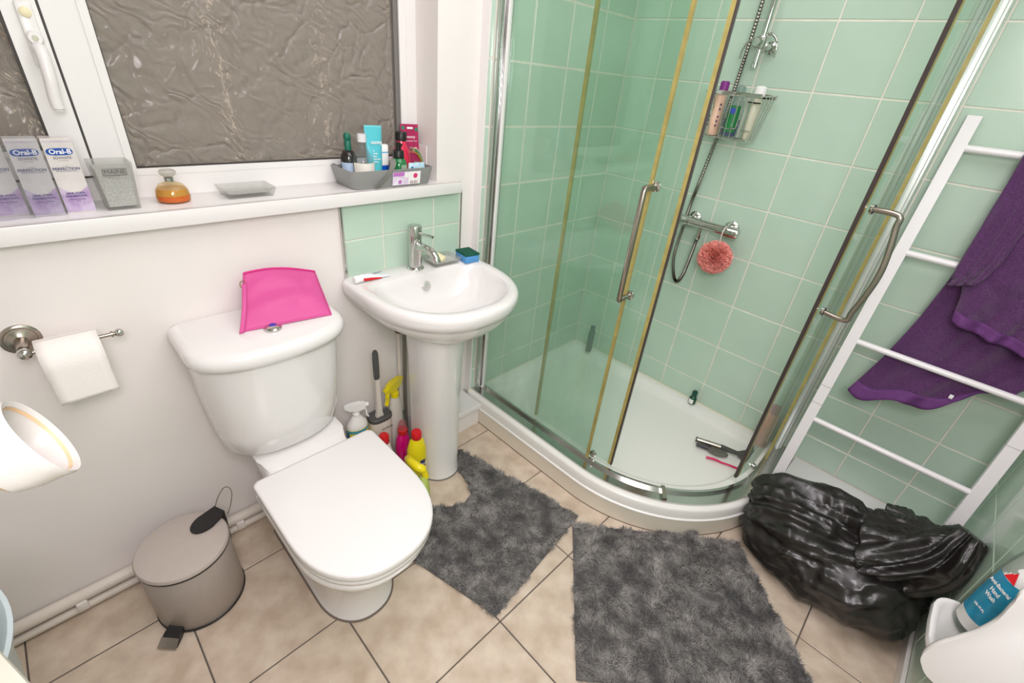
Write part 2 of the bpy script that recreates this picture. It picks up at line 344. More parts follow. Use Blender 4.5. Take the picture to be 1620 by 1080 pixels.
g=G().loft([L3(D(.112,1.25,.752,.90),0),L3(D(.106,1.25,.758,.90),.012),L3(D(.100,1.25,.77,.90),.06),L3(D(.100,1.25,.765,.90),.12),L3(D(.108,1.25,.74,.88),.18),L3(D(.128,1.22,.70,.86),.25),L3(D(.152,1.15,.65,.84),.31),L3(D(.168,1.09,.615,.82),.35),L3(D(.171,1.07,.603,.81),.375),L3(D(.168,1.06,.61,.81),.385)])
obj('pan',g,m_ceramic,T,angle=60)
g=G().loft([L3(D(.10,1.25,.99,1.1,e=4),.20),L3(D(.118,1.27,1.0,1.12,e=4),.34),L3(D(.122,1.28,1.0,1.15,e=5),.385),L3(D(.12,1.28,1.005,1.15,e=5),.395),L3(D(.118,1.28,1.05,1.15,e=5),.398),L3(D(.13,1.28,1.10,1.16,e=5),.415)])
obj('shelf',g,m_ceramic,T,angle=60)
CX=.335
def CD(hw,yb,yf,e=3.2,rc=.02): return superD(CX,hw,yb,yf,yf+.12,e=e,rc=rc)
g=G().loft([L3(CD(.12,1.29,1.155,e=2.4),.412),L3(CD(.148,1.30,1.13,e=2.4),.419),L3(CD(.162,1.305,1.115,e=2.4),.44),L3(CD(.172,1.31,1.105,e=2.4),.50),L3(CD(.181,1.315,1.092,e=2.4),.62),L3(CD(.188,1.32,1.08,e=2.4),.76)])
obj('cistern',g,m_ceramic,T,angle=60)
g=G().loft([L3(CD(.19,1.33,1.075,e=2.4),.752),L3(CD(.198,1.332,1.066,e=2.4),.757),L3(CD(.201,1.333,1.062,e=2.4),.772),L3(CD(.199,1.333,1.064,e=2.4),.786),L3(CD(.192,1.33,1.071,e=2.4),.796),L3(CD(.178,1.325,1.085,e=2.4),.80)])
obj('cistern_lid',g,m_ceramic,T,angle=60)
bt=obj('flush_button',G().lathe([(.022,.0),(.022,.005),(.019,.007),(.017,.006),(.0165,.008),(.012,.0095),(0.001,.010)],28,Matrix.Translation((.343,1.163,.80))),m_chrome,T)
obj('blue_button',G().lathe([(.009,0),(.009,.0012),(.007,.002),(.0005,.0022)],18,Matrix.Translation((.345,1.168,.809))),mat('blue_button',(60,60,170),.2),bt)
obj('sealant',G().loft([L3(D(.115,1.25,.748,.90),.0),L3(D(.112,1.25,.751,.90),.004)]),mat('dirty_sealant',(120,108,98),.7),T)

# ---------------------------------------------------------------- basin
B=thing('pedestal_basin','white ceramic pedestal basin below the tiled splashback','basin',(0,0,0))
BX=.874
def BD(hw,yb,yf,ys,e=2.3,rc=.035): return superD(BX,hw*.965,yb,yf,ys,n=64,e=e,rc=rc)
def BL(hw,yb,yf,ys,z,e=2.3,rc=.035): return L3(BD(hw,yb,yf,ys,e,rc),z)
outer=[BL(.10,1.30,1.02,1.15,.64,rc=.03),BL(.13,1.31,.985,1.15,.665),BL(.19,1.325,.935,1.17,.70),BL(.235,1.33,.905,1.18,.73),BL(.252,1.333,.892,1.19,.755),BL(.256,1.333,.888,1.19,.765),
 BL(.262,1.334,.882,1.19,.768),BL(.268,1.334,.876,1.19,.785),BL(.27,1.334,.874,1.19,.80),BL(.268,1.334,.876,1.19,.812),BL(.262,1.333,.883,1.19,.819),BL(.252,1.33,.893,1.19,.821)]
inner=[BL(.228,1.232,.918,1.14,.820,e=2.3,rc=.06),BL(.222,1.228,.924,1.14,.814,rc=.06),BL(.210,1.222,.935,1.13,.79,rc=.07),BL(.185,1.21,.96,1.12,.75,rc=.08),BL(.14,1.18,1.0,1.11,.715,rc=.08),BL(.06,1.13,1.06,1.10,.70,rc=.03),BL(.02,1.105,1.08,1.095,.699,rc=.008)]
obj('bowl',G().loft(outer+inner),m_ceramic,B,angle=70)
def PD(hw,yf,z): return [(x,y,z) for x,y in superD(.858,hw,1.2,yf,1.13,n=40,e=2.1,rc=.02)]
obj('pedestal',G().loft([PD(.088,1.03,0),PD(.083,1.038,.02),PD(.082,1.04,.3),PD(.086,1.035,.55),PD(.094,1.025,.66)]),m_ceramic,B,angle=60)
obj('sealant',G().loft([PD(.091,1.027,0),PD(.088,1.03,.004)]),mat('grey_sealant',(120,112,104),.7),B)
obj('overflow',G().lathe([(.0165,-.004),(.0165,.002),(.013,.0035),(.001,.004)],28,Z((.873,1.213,.778),(0,-1,.42))),mat('satin_chrome',(214,210,206),.3,metal=.6),B)
obj('plug',G().lathe([(.02,0),(.02,.004),(.015,.006),(.001,.006)],24,Matrix.Translation((BX,1.092,.699))),m_chrome,B)
tap=thing('basin_tap','tall round chrome mixer tap at the back of the basin','tap',(.873,1.279,.820))
obj('tap_body',G().lathe([(.029,0),(.030,.004),(.027,.008),(.0225,.009),(.0225,.105)],32).lathe([(.0215,.105),(.0215,.108),(.0235,.109),(.0235,.150),(.0215,.153),(.001,.154)],32),m_chrome,tap)
obj('spout',G().tube(curve([(0,-.015,.082),(.004,-.05,.088),(.008,-.085,.082),(.009,-.105,.068),(.009,-.112,.055)]),[.014]*16+[.0135]*20,16),m_chrome,tap)
obj('lever',G().tube([(.004,-.02,.13),(.012,-.085,.134)],.0048,12),m_chrome,tap)

# ---------------------------------------------------------------- shower tray
TR=.58; TCX,TCY=1.75,.66
def tray_loop(d,w,z,n=26):
    """outline inset d on the front edges and w on the wall edges"""
    p=[(XR-w,TCY-TR+d,z)]
    for i in range(n+1):
        a=PI*1.5-PI/2*i/n; r=TR-d; p.append((TCX+r*math.cos(a),TCY+r*math.sin(a),z))
    p+=[(TCX-TR+d,YT-w,z)]
    for i in range(5): p.append((TCX-TR+d+(XR-w-(TCX-TR+d))*(i+1)/6,YT-w,z))
    p+=[(XR-w,YT-w,z),(XR-w,(YT+TCY)/2,z)]
    return p
m_tray=mat('white_shower_tray',(240,238,232),.22,coat=.2)
m_traybase=mat('cream_tray_plinth',(231,222,205),.35)
ST=thing('shower_tray','white curved offset quadrant shower tray on a cream plinth','shower tray',(0,0,0))
obj('plinth',G().loft([tray_loop(.0,.0,0),tray_loop(0,0,.078)]),m_traybase,ST)
obj('tray',G().loft([tray_loop(-.003,.0,.078),tray_loop(-.003,0,.083),tray_loop(.003,0,.086),tray_loop(.004,0,.121),tray_loop(.008,0,.129),tray_loop(.014,0,.131),tray_loop(.115,.028,.131),tray_loop(.125,.036,.127),tray_loop(.14,.06,.098),tray_loop(.17,.08,.092),tray_loop(.3,.16,.089)]),m_tray,ST,angle=50)
obj('sealant',G().loft([tray_loop(-.002,.0,0),tray_loop(-.0005,0,.003)]),mat('brown_sealant',(120,104,90),.7),ST)
obj('sealant',G().bx((1.17,YT-.006,.129),(2.0,YT-.0005,.136)).bx((XR-.006,.1,.129),(XR-.0005,YT,.136)),mat('aged_white_sealant',(232,226,205),.5),ST,smooth=False)

# ---------------------------------------------------------------- shower enclosure
GR=.503
LA,LB,LC=YT-TCY,GR*PI/2,XR-TCX
def gp(s,off=0.0):
    """point on the glass line at arc length s; off>0 moves to the inside"""
    if s<LA: return Vector((TCX-GR+off,YT-s,0)),Vector((1,0,0))
    if s<LA+LB:
        a=PI+(s-LA)/GR; n=Vector((-math.cos(a),-math.sin(a),0)); return Vector((TCX+(GR-off)*math.cos(a),TCY+(GR-off)*math.sin(a),0)),n
    return Vector((TCX+s-LA-LB,TCY-GR+off,0)),Vector((0,1,0))
def strip(s0,s1,z0,z1,o0,o1,step=.02):
    n=max(1,int(abs(s1-s0)/step)); loops=[]
    for i in range(n+1):
        s=s0+(s1-s0)*i/n; a=gp(s,o0)[0]; b=gp(s,o1)[0]
        loops.append([(a.x,a.y,z0),(b.x,b.y,z0),(b.x,b.y,z1),(a.x,a.y,z1)])
    return G().loft(loops)
E_=thing('shower_enclosure','curved glass shower enclosure with two sliding doors and yellowed seals','shower enclosure',(0,0,0))
ZB,ZT=.150,1.93
STOT=LA+LB+LC
obj('bottom_rail',strip(0,STOT,.131,.139,-.052,.012),m_alu,E_,angle=30)
obj('rail_lip',strip(0,STOT,.139,.152,-.004,.006),m_alu,E_,angle=30)
obj('top_rail',strip(0,STOT,ZT,ZT+.045,-.03,.03),m_alu,E_,angle=30)
obj('wall_channel',G().bx((1.212,YT-.022,.139),(1.232,YT-.0005,ZT),.002).bx((1.2335,YT-.028,.139),(1.262,YT-.0005,ZT),.003),m_alu,E_)
obj('white_insert',G().bx((1.2345,YT-.031,.139),(1.2525,YT-.0275,ZT),.001),m_upvc,E_,label='white channel insert')
m_prof=mat('satin_silver_profile',(222,226,220),.35,metal=.35)
obj('wall_channel',G().bx((XR-.034,.137,.139),(XR-.0005,.177,ZT),.003),m_prof,E_)
obj('inner_channel',G().bx((XR-.052,.144,.139),(XR-.034,.170,ZT),.003),m_prof,E_)
obj('fixed_panel',strip(.02,.640,ZB,ZT,-.002,.004),m_glassd,E_,angle=30)
obj('panel_seal',strip(.641,.651,ZB,ZT,-.004,.006),m_seal,E_,label='yellowed vertical seal')
fx=obj('fixed_panel',strip(1.53,STOT-.03,ZB,ZT,-.002,.004),m_glass,E_,angle=30)
obj('panel_seal',strip(1.516,1.53,ZB,ZT,-.004,.006),m_seal,E_,label='yellowed vertical seal')
def handle(s,z0,z1,parent,out=-.05,m=m_chromed,ty=0):
    a,n=gp(s,.018); b=a+n*(out-.018)
    mid=(a+n*(out-.018-ty))
    pts=curve([Vector((a.x,a.y,z0)),Vector((b.x,b.y,z0))]+[Vector((mid.x+(b.x-mid.x)*abs(t)**1.6,mid.y+(b.y-mid.y)*abs(t)**1.6,z0+(z1-z0)*(t+1)/2)) for t in (-.8,-.4,0,.4,.8)]+[Vector((b.x,b.y,z1)),Vector((a.x,a.y,z1))],6) if ty else [Vector((a.x,a.y,z0)),Vector((b.x,b.y,z0))]+[Vector((b.x,b.y,z0+(z1-z0)*t)) for t in (.02,.5,.98)]+[Vector((b.x,b.y,z1)),Vector((a.x,a.y,z1))]
    h=obj('handle',G().tube(pts,.0085,14),m,parent)
    for zz in (z0,z1): obj('rose',G().lathe([(.015,0),(.015,.008),(.01,.01)],18,Z((a.x,a.y,zz),-n)),m_chrome,h)
    return h
dl=obj('sliding_door',strip(.349,.735,ZB+.01,ZT,.022,.028),m_glass,E_,angle=30,label='left sliding door slid open')
obj('door_seal',strip(.340,.350,ZB+.01,ZT,.019,.031),m_seal,dl,label='yellowed seal')
obj('door_seal',strip(.729,.741,ZB+.01,ZT,.019,.031),m_seal,dl,label='yellowed seal')
obj('magnetic_strip',strip(.741,.747,ZB+.01,ZT,.018,.032),m_darkseal,dl)
handle(.655,.86,1.20,dl)
obj('roller',G().lathe([(.014,0),(.014,.01),(.006,.014)],16,Z((1.272,.645,.165),(-1,0,0))),m_chrome,dl)
dr=obj('sliding_door',strip(1.290,1.655,ZB+.01,ZT,.022,.028),m_glass,E_,angle=30,label='right sliding door pushed towards the wall')
obj('door_seal',strip(1.286,1.297,ZB+.01,ZT,.020,.029),m_seal,dr,label='yellowed seal')
obj('magnetic_strip',strip(1.280,1.286,ZB+.01,ZT,.020,.030),m_darkseal,dr)
handle(1.325,.885,1.205,dr,ty=.025)
p_,n_=gp(1.39,.02); obj('roller',G().lathe([(.014,0),(.014,.01),(.006,.014)],16,Z((p_.x,p_.y,.175),-n_)),m_chrome,dr)
p_,n_=gp(.95,-.05); obj('rail_clip',strip(.948,.962,.138,.156,-.054,.010),m_chromed,E_)

# ---------------------------------------------------------------- shower fittings on the right wall
MV=thing('shower_mixer','chrome thermostatic bar mixer on the shower wall','shower mixer',(1.93,.73,.972))
obj('bar',G().lathe([(.019,-.135),(.021,-.13),(.021,-.075),(.018,-.073),(.018,.073),(.021,.075),(.021,.13),(.019,.135)],28,Z((0,0,0),(0,1,0))),m_chrome,MV)
for dy in (-.082,.082):
    obj('wall_plate',G().lathe([(.03,0),(.03,.006),(.022,.012),(.014,.014),(.014,.06)],28,Z((.069,dy,.0),(-1,0,0))),m_chrome,MV)
obj('outlet',G().lathe([(.009,0),(.009,-.03),(.011,-.03),(.011,-.045),(.007,-.05)],16,Matrix.Translation((0,.02,-.015))),m_chrome,MV)
m_hose=mat('ribbed_steel_hose',(150,146,140),.25,metal=1)
nt=m_hose.node_tree
hpts=curve([(1.93,.75,.915),(1.935,.757,.84),(1.945,.77,.74),(1.95,.79,.695),(1.952,.815,.72),(1.955,.838,.80),(1.972,.842,.92),(1.978,.838,1.04),(1.982,.83,1.12),(1.984,.812,1.30),(1.984,.80,1.45),(1.975,.79,1.62),(1.955,.778,1.80),(1.94,.76,1.95)],36)
def ribbed(pts,r):
    rr=[r*(1.0+.16*(1 if i%2 else -1)) for i in range(len(pts))]
    return G().tube(pts,rr,10)
hs=obj('shower_hose',ribbed(hpts,.0072),m_hose); tag(hs,'ribbed steel shower hose looping under the mixer and up','shower hose')
RR=thing('shower_riser','chrome shower riser rail with sliding head holder','riser rail',(1.945,.737,1.56))
obj('pole',G().tube([(0,0,-.02),(0,0,.42)],.0095,16),m_chrome,RR)
obj('end_cap',G().lathe([(.012,-.024),(.012,-.012),(.0095,-.01)],16),m_chrome,RR)
obj('slider',G().lathe([(.016,-.02),(.018,-.015),(.018,.015),(.016,.02)],20,Matrix.Translation((0,0,.05))).lathe([(.017,0),(.017,.01),(.013,.016)],20,Z((-.015,.004,.05),(-1,.3,0))),m_chrome,RR)
for q_,n_ in (((.055,-.02,.04),(-1,.15,0)),((.055,0,.40),(-1,0,0))): obj('wall_bracket',G().lathe([(.02,0),(.02,.01),(.011,.014),(.011,.055)],20,Z(q_,n_)),m_chrome,RR)
obj('cradle',G().tube(curve([(-.01,-.015,.075),(-.012,-.035,.073),(-.012,-.052,.055),(-.01,-.058,.03),(-.008,-.057,.008)]),.0042,10).tube(curve([(-.01,.02,.062),(-.012,.042,.052),(-.01,.055,.03),(-.006,.058,.0)]),.0038,10),m_chrome,RR)
# wire basket
BK=thing('wire_basket','chrome wire basket holding bottles on the riser rail','basket',(1.918,.745,1.305))
def W_(*a): return a
g=G()
w2,d0,d1=.11,-.055,.052
def loopz(z,hw,x0,x1): return [(x1,hw,z),(x0,hw,z),(x0,-hw,z),(x1,-hw,z),(x1,hw,z)]
g.box((x0:=-.06,0,.145),(.003,.2,.014),.001); g.box((.052,0,.145),(.003,.22,.014),.001)
g.tube([(.052,.11,.15),(-.06,.1,.145)],.003,8).tube([(.052,-.11,.15),(-.06,-.1,.145)],.003,8)
obj('rim',g,m_chrome,BK)
obj('base_frame',G().tube(loopz(0,.082,-.045,.05),.0025,8),m_chrome,BK)
for k in range(9):
    y=-.08+k*.02
    if abs(y)<.03 or k in (1,7): obj('wire',G().tube([(-.06,y*1.2,.14),(-.045,y,0),(.05,y,0)],.0016,6),m_chrome,BK)
    else: obj('wire',G().tube([(-.045,y,0),(.05,y,0)],.0016,6),m_chrome,BK)
for sy in (-1,1):
    for x in (-.03,-.005,.02,.045): obj('wire',G().tube([(x*1.15,sy*.105,.146),(x,sy*.082,0)],.0016,6),m_chrome,BK)
obj('front_loop',G().tube(curve([(-.061,.02,.14),(-.058,.02,.05),(-.056,.01,.035),(-.056,-.03,.035),(-.058,-.04,.05),(-.061,-.04,.14)],5),.0022,8),m_chrome,BK)
obj('rust_spot',G().bx((.0505,-.09,.138),(.0545,-.06,.1525)),mat('rust',(120,62,36),.8),BK)
def bottle(name,label,cat,loc,prof,m,sy=1,rz=0,rot=None,group=None,cap=None,mc=None,n=28):
    t=thing(name,label,cat,loc,rz,group,rot)
    obj('body',G().lathe(prof,n,sy=sy),m,t)
    if cap: obj('cap',G().lathe(cap,24),mc,t)
    return t
b1=bottle('shampoo_bottle','peach bottle with purple cap at the left of the wire basket','bottle',(1.902,.805,1.309),[(.024,0),(.027,.004),(.027,.06),(.0235,.09),(.027,.12),(.026,.138),(.014,.146)],mat('peach_plastic',(238,196,170),.4),sy=.75,cap=[(.014,.144),(.016,.146),(.016,.172),(.013,.178),(.001,.179)],mc=mat('purple_plastic',(128,42,128),.35))
for k,zz in enumerate((.03,.045,.06,.085,.1)): obj('print',G().bx((-.0262,-.018+.0,zz),(-.0215,-.0145,zz+.006)).bx((-.0262,.0145,zz),(-.0215,.018,zz+.006)),m_navy,b1,smooth=False,label='dark marks at the label edge')
b2=bottle('mouthwash_bottle','clear bottle of dark blue liquid with green label in the wire basket','bottle',(1.900,.742,1.309),[(.022,0),(.028,.005),(.029,.04),(.029,.09),(.022,.12),(.016,.135),(.016,.15)],clear('pale_clear_plastic',(235,242,242),.15),sy=1.05,cap=[(.017,.15),(.017,.162),(.012,.168),(.001,.169)],mc=clear('clear_cap',(190,215,210),.3))
obj('liquid',G().lathe([(.02,.002),(.0265,.006),(.0275,.04),(.0275,.06),(.001,.0605)],28,sy=1.0),mat('dark_blue_liquid',(18,45,110),.1,coat=.4),b2)
obj('label',G().loft([[( -.0300*math.cos(a),-.0215*math.sin(a)*1.45,z) for a in [(-.35+1.35*i/8) for i in range(9)]][::-1] for z in (.018,.105)],cap0=False,cap1=False,closed=False),mat('green_label',(22,120,60),.4),b2)
obj('label_oval',G().lathe([(.010,0),(.010,.0008),(.0005,.001)],20,Z((-.0300,-.006,.088),(-1,-.1,0))),mat('blue_label',(60,80,170),.4),b2)
b3=bottle('lotion_tube','translucent beige tube standing on its white cap in the wire basket','tube',(1.900,.674,1.309),[(.013,0),(.017,.004),(.019,.03),(.023,.08),(.022,.12),(.013,.14)],mat('beige_translucent',(205,203,180),.4),sy=.6,cap=[(.013,.138),(.015,.14),(.015,.168),(.010,.172),(.001,.173)],mc=m_white)
obj('band',G().bx((-.0275,-.018,.118),(-.0225,.016,.122)),m_black,b3,smooth=False)
b3.scale=(1.1,1.3,1)
text('BODY',.009,m_black,frame((-.0235,0,.028),(0,-1,0),(-1,0,0)),b3)
# bath puff
PF=thing('bath_puff','coral pink mesh bath puff hanging from the shower mixer','bath puff',(1.915,.650,.862))
def ruffle(R0,n,seed):
    rnd=random.Random(seed); g=G()
    for k in range(n):
        d=Vector((rnd.gauss(0,1),rnd.gauss(0,1),rnd.gauss(0,1))).normalized()
        t=d.orthogonal().normalized(); t=(Matrix.Rotation(rnd.uniform(0,6.28),3,d)@t); u=d.cross(t)
        m_=9; L0=[];L1=[];L2=[]
        ph=rnd.uniform(0,6)
        for i in range(m_):
            a=(i/(m_-1)-.5)*1.5
            w=.16*math.sin(i*2.1+ph)
            p=lambda r,ww:(d*math.cos(a)+t*math.sin(a)+u*ww).normalized()*r
            L0.append(tuple(p(R0*.35,w*.2))); L1.append(tuple(p(R0*.8,w))); L2.append(tuple(p(R0*rnd.uniform(.93,1.08),w*1.9)))
        g.loft([L0,L1,L2],cap0=False,cap1=False,closed=False)
    return g
m_puff=mat('coral_mesh',(255,172,160),.7,noise_amt=.08,nscale=60)
obj('netting',ruffle(.066,150,3),m_puff,PF)
obj('core',G().lathe([(.001,-.034),(.022,-.028),(.034,0),(.022,.028),(.001,.034)],16),m_puff,PF)
obj('cord',G().tube(curve([(0,.0,.03),(-.012,-.004,.075),(-.02,-.006,.11),(-.006,-.008,.13),(.02,-.008,.125)]),.0022,8),mat('white_cord',(240,225,220),.7),PF)

# small items in the tray
ob=bottle('oil_bottle','small green glass bottle with dark green cap on the tray ledge','bottle',(1.972,.555,.131),[(.015,0),(.0175,.002),(.0175,.032),(.012,.041),(.009,.044),(.009,.05)],mat('green_glass',(16,78,54),.12,coat=.5),cap=[(.0115,.046),(.012,.048),(.012,.068),(.010,.071),(.001,.071)],mc=mat('dark_green_cap',(14,72,58),.35))
obj('label',G().loft([[(.0178*math.cos(a),.0178*math.sin(a),z) for a in [PI*.75+ i*.17 for i in range(9)]] for z in (.005,.03)],cap0=False,cap1=False,closed=False),m_white,ob)
bottle('conditioner_bottle','dark green bottle in the far shower corner behind scaled glass','bottle',(1.955,1.175,.131),[(.02,0),(.022,.004),(.022,.12),(.012,.135)],mat('dark_teal_plastic',(20,86,78),.35),sy=.7,cap=[(.013,.134),(.013,.155),(.001,.156)],mc=mat('teal_cap',(24,70,70),.35))
bottle('body_wash_bottle','salmon pink bottle with mauve cap behind the right glass panel','bottle',(1.93,.215,.131),[(.024,0),(.03,.005),(.03,.15),(.022,.175),(.016,.18)],mat('salmon_plastic',(226,128,104),.4),sy=.65,rz=PI/2,cap=[(.018,.178),(.02,.18),(.02,.21),(.001,.212)],mc=mat('mauve_cap',(170,96,110),.4))
sq=thing('window_squeegee','grey squeegee with a steel handle lying in the tray','squeegee',(1.76,.42,.101),rot=(0,0,math.atan2(-.2,.075)))
obj('handle',G().tube([(0,0,.012),(.10,0,.014)],[.0115,.0115],16),m_chromed,sq)
obj('grip',G().tube([(-.004,0,.012),(.0,0,.012)],.0125,16),m_black,sq)
m_dgrey=mat('dark_grey_rubber',(84,84,82),.45)
obj('neck',G().loft([[(.1,-.011,.006),(.1,.011,.006),(.1,.011,.022),(.1,-.011,.022)],[(.17,-.008,.006),(.17,.008,.006),(.17,.008,.016),(.17,-.008,.016)],[(.215,-.05,.004),(.215,.05,.004),(.215,.05,.013),(.215,-.05,.013)],[(.225,-.1,.004),(.225,.1,.004),(.225,.1,.011),(.225,-.1,.011)]]),m_dgrey,sq)
obj('blade',G().bx((.224,-.11,.003),(.24,.11,.006)),m_black,sq,smooth=False)
pf=thing('foot_file','grey oval foot file beside the squeegee handle','foot file',(1.742,.395,.10),rz=-1.2)
obj('file',G().lathe([(.001,0),(.024,.001),(.026,.004),(.024,.009),(.001,.0115)],28,Matrix.Translation((.075,-.002,0))@Matrix.Diagonal((1.7,1,1,1))),mat('speckled_grey',(112,112,102),.7,bump=.8,bscale=300,noise_amt=.3,nscale=120),pf)
obj('handle',G().tube([(-.015,0,.006),(.045,0,.006)],[.008,.0105],12),mat('dark_plastic',(60,58,60),.4),pf)
rz=obj('toothbrush',G().tube(curve([(1.700,.345,.100),(1.712,.315,.103),(1.722,.285,.1),(1.728,.26,.103),(1.745,.215,.1),(1.752,.19,.1)],5),[.005]*8+[.0042]*18,10),mat('magenta_plastic',(214,22,92),.35)); tag(rz,'magenta plastic toothbrush lying in the tray by the squeegee','toothbrush')

# ---------------------------------------------------------------- ladder towel rail
LD=thing('ladder_rack','white metal ladder towel rack leaning against the mint tiles','towel rack',(0,0,0))
lx=lambda z:1.984-.178*(1.457-z)
for y0,y1 in ((.074,.108),(-.411,-.376)):
    g=G().loft([[(lx(z)-.009,y0,z),(lx(z)-.009,y1,z),(lx(z)+.012,y1,z),(lx(z)+.012,y0,z)] for z in ((.133 if y0>0 else .003),1.457)]); obj('stile',g,m_whitemetal,LD,smooth=False)
for z in (1.372,1.062,.752,.436,.15): obj('rung',G().tube([(lx(z),.076,z),(lx(z),-.378,z)],.0105,16),m_whitemetal,LD)
for y0,y1,z in ((.0735,.1085,.50),(.0735,.1085,.57),(-.4115,-.3755,.62)):
    obj('joint',G().bx((lx(z)-.0095,y0,z-.001),(lx(z)+.0125,y1,z+.001)),mat('joint_line',(190,186,184),.5),LD,smooth=False)
hk=thing('wall_hook','small clear adhesive hook on the tiles behind the rack','hook',(2.0,-.305,.71))
obj('plate',G().lathe([(.001,0),(.02,.001),(.022,.003),(.018,.006),(.001,.007)],18,Z((0,0,0),(-1,0,0))),clear('clear_hook',(200,215,205),.35),hk)
obj('hook',G().tube(curve([(-.004,0,.0),(-.02,0,-.01),(-.03,0,.0),(-.032,0,.016)]),.003,8),m_chrome,hk)

# towel
m_towel=mat('purple_terry',(98,52,106),.95,noise_amt=.42,nscale=230,bump=.9,bscale=420,bdist=.004,sheen=.3)
m_hem=mat('purple_hem',(104,56,116),.8,noise_amt=.1,nscale=60,bump=.3,bscale=500)
def sheet(cols, rows_, fn, th=.005):
    g=G(); vs=[];n=cols+1
    P=[[Vector(fn(i/cols,j/rows_)) for i in range(cols+1)] for j in range(rows_+1)]
    front=[];back=[]
    for j in range(rows_+1):
        for i in range(cols+1):
            a=P[j][min(i+1,cols)]-P[j][max(i-1,0)]; b=P[min(j+1,rows_)][i]-P[max(j-1,0)][i]
            nn=a.cross(b); nn=nn.normalized() if nn.length>1e-9 else Vector((1,0,0))
            front.append(tuple(P[j][i]+nn*th/2)); back.append(tuple(P[j][i]-nn*th/2))
    N_=len(front); vs=front+back; fs=[]
    for j in range(rows_):
        for i in range(cols):
            a=j*n+i; fs.append((a,a+1,a+n+1,a+n)); fs.append((N_+a,N_+a+n,N_+a+n+1,N_+a+1))
    rim=[i for i in range(n)]+[j*n+cols for j in range(1,rows_+1)]+[rows_*n+i for i in range(cols-1,-1,-1)]+[j*n for j in range(rows_-1,0,-1)]
    for k in range(len(rim)):
        a,b=rim[k],rim[(k+1)%len(rim)]; fs.append((a,b,N_+b,N_+a))
    g.add(vs,fs); return g
CAMP=Vector((0,0,1.44))
def unproj(u,v,x):
    d=R[0]*((u-810)/723.68)+R[1]*((v-540)/723.68)+R[2]; return CAMP+d*((x-CAMP.x)/d.x)
TW=thing('purple_towel','purple terry towel draped over the two upper rungs of the white rack','towel',(0,0,0))
def lerp(a,b,t): return a+(b-a)*t
def poly_at(L,t):
    t=max(0,min(1,t))*(len(L)-1); i=min(int(t),len(L)-2); return L[i].lerp(L[i+1],t-i)
# world outlines (y,z) of the back layer hanging behind the rungs
def towel_layer(left,right,xf,fold,ph,bot=None,cols=46,rows_=64,hem=True):
    left=[Vector(p) for p in left]; right=[Vector(p) for p in right]
    def fn(u,v):
        a=poly_at(left,v); b=poly_at(right,v); p=a.lerp(b,u)
        if bot: p=p+Vector((0,bot(u)*v**6))
        y,z=p.x,p.y
        f=fold*(.25+v)*(math.sin(u*9+ph+1.5*v)+.5*math.sin(u*19+2*ph-2*v))
        f+=.007*noise.noise(Vector((u*7,v*9,ph)))-.016*v*math.exp(-((u-.42-.45*(1-v))/.06)**2)-.012*v*math.exp(-((u-.75-.2*(1-v))/.05)**2)+.010*v*math.exp(-((u-.25-.5*(1-v))/.07)**2)
        return (xf(z,v)-.006+f,y,z)
    return fn
xb=lambda z,v: min(1.985,lx(z)+.03)
back=towel_layer([(-.055,1.385),(-.055,1.20),(-.055,1.02),(-.04,.88),(-.01,.72),(.032,.575)],[(-.372,1.385),(-.373,1.2),(-.372,1.0),(-.37,.9),(-.35,.80),(-.325,.76)],xb,.011,.4,bot=lambda u:-.055*math.sin(PI*u)-.02*math.sin(u*13))
obj('back_layer',sheet(46,64,back),m_towel,TW,angle=180)
obj('hem',sheet(46,4,lambda u,v:tuple(Vector(back(u,.94+.06*v))+Vector((-.0035,0,0)))),m_hem,TW,angle=180)
xfz=lambda z,v: lx(z)-.02
front=towel_layer([(-.052,1.385),(-.054,1.25),(-.058,1.07),(-.085,1.03),(-.10,.98),(-.108,.915)],[(-.372,1.385),(-.372,1.25),(-.370,1.10),(-.366,1.0),(-.360,.93),(-.345,.885)],xfz,.010,2.2,bot=lambda u:-.012*math.sin(PI*u))
obj('front_layer',sheet(46,50,front),m_towel,TW,angle=180)
obj('hem',sheet(46,4,lambda u,v:tuple(Vector(front(u,.9+.1*v))+Vector((-.004,0,0)))),m_hem,TW,angle=180)
fold_=towel_layer([(-.051,1.383),(-.052,1.25),(-.053,1.06),(-.058,1.025),(-.056,1.01)],[(-.13,1.383),(-.14,1.25),(-.135,1.10),(-.12,1.05),(-.108,1.03)],lambda z,v:lx(z)-.034,.005,1.0)
obj('fold',sheet(20,40,fold_),m_towel,TW,angle=180)
obj('top_fold',sheet(30,12,lambda u,v:(lx(1.383)+(-.021+.052*v if True else 0),lerp(-.052,-.372,u),1.383+.012*math.sin(PI*v))),m_towel,TW,angle=180)
obj('care_tag',G().box((1.862,-.213,.685),(.002,.010,.014),.0005),m_white,TW,label='small white care tag')

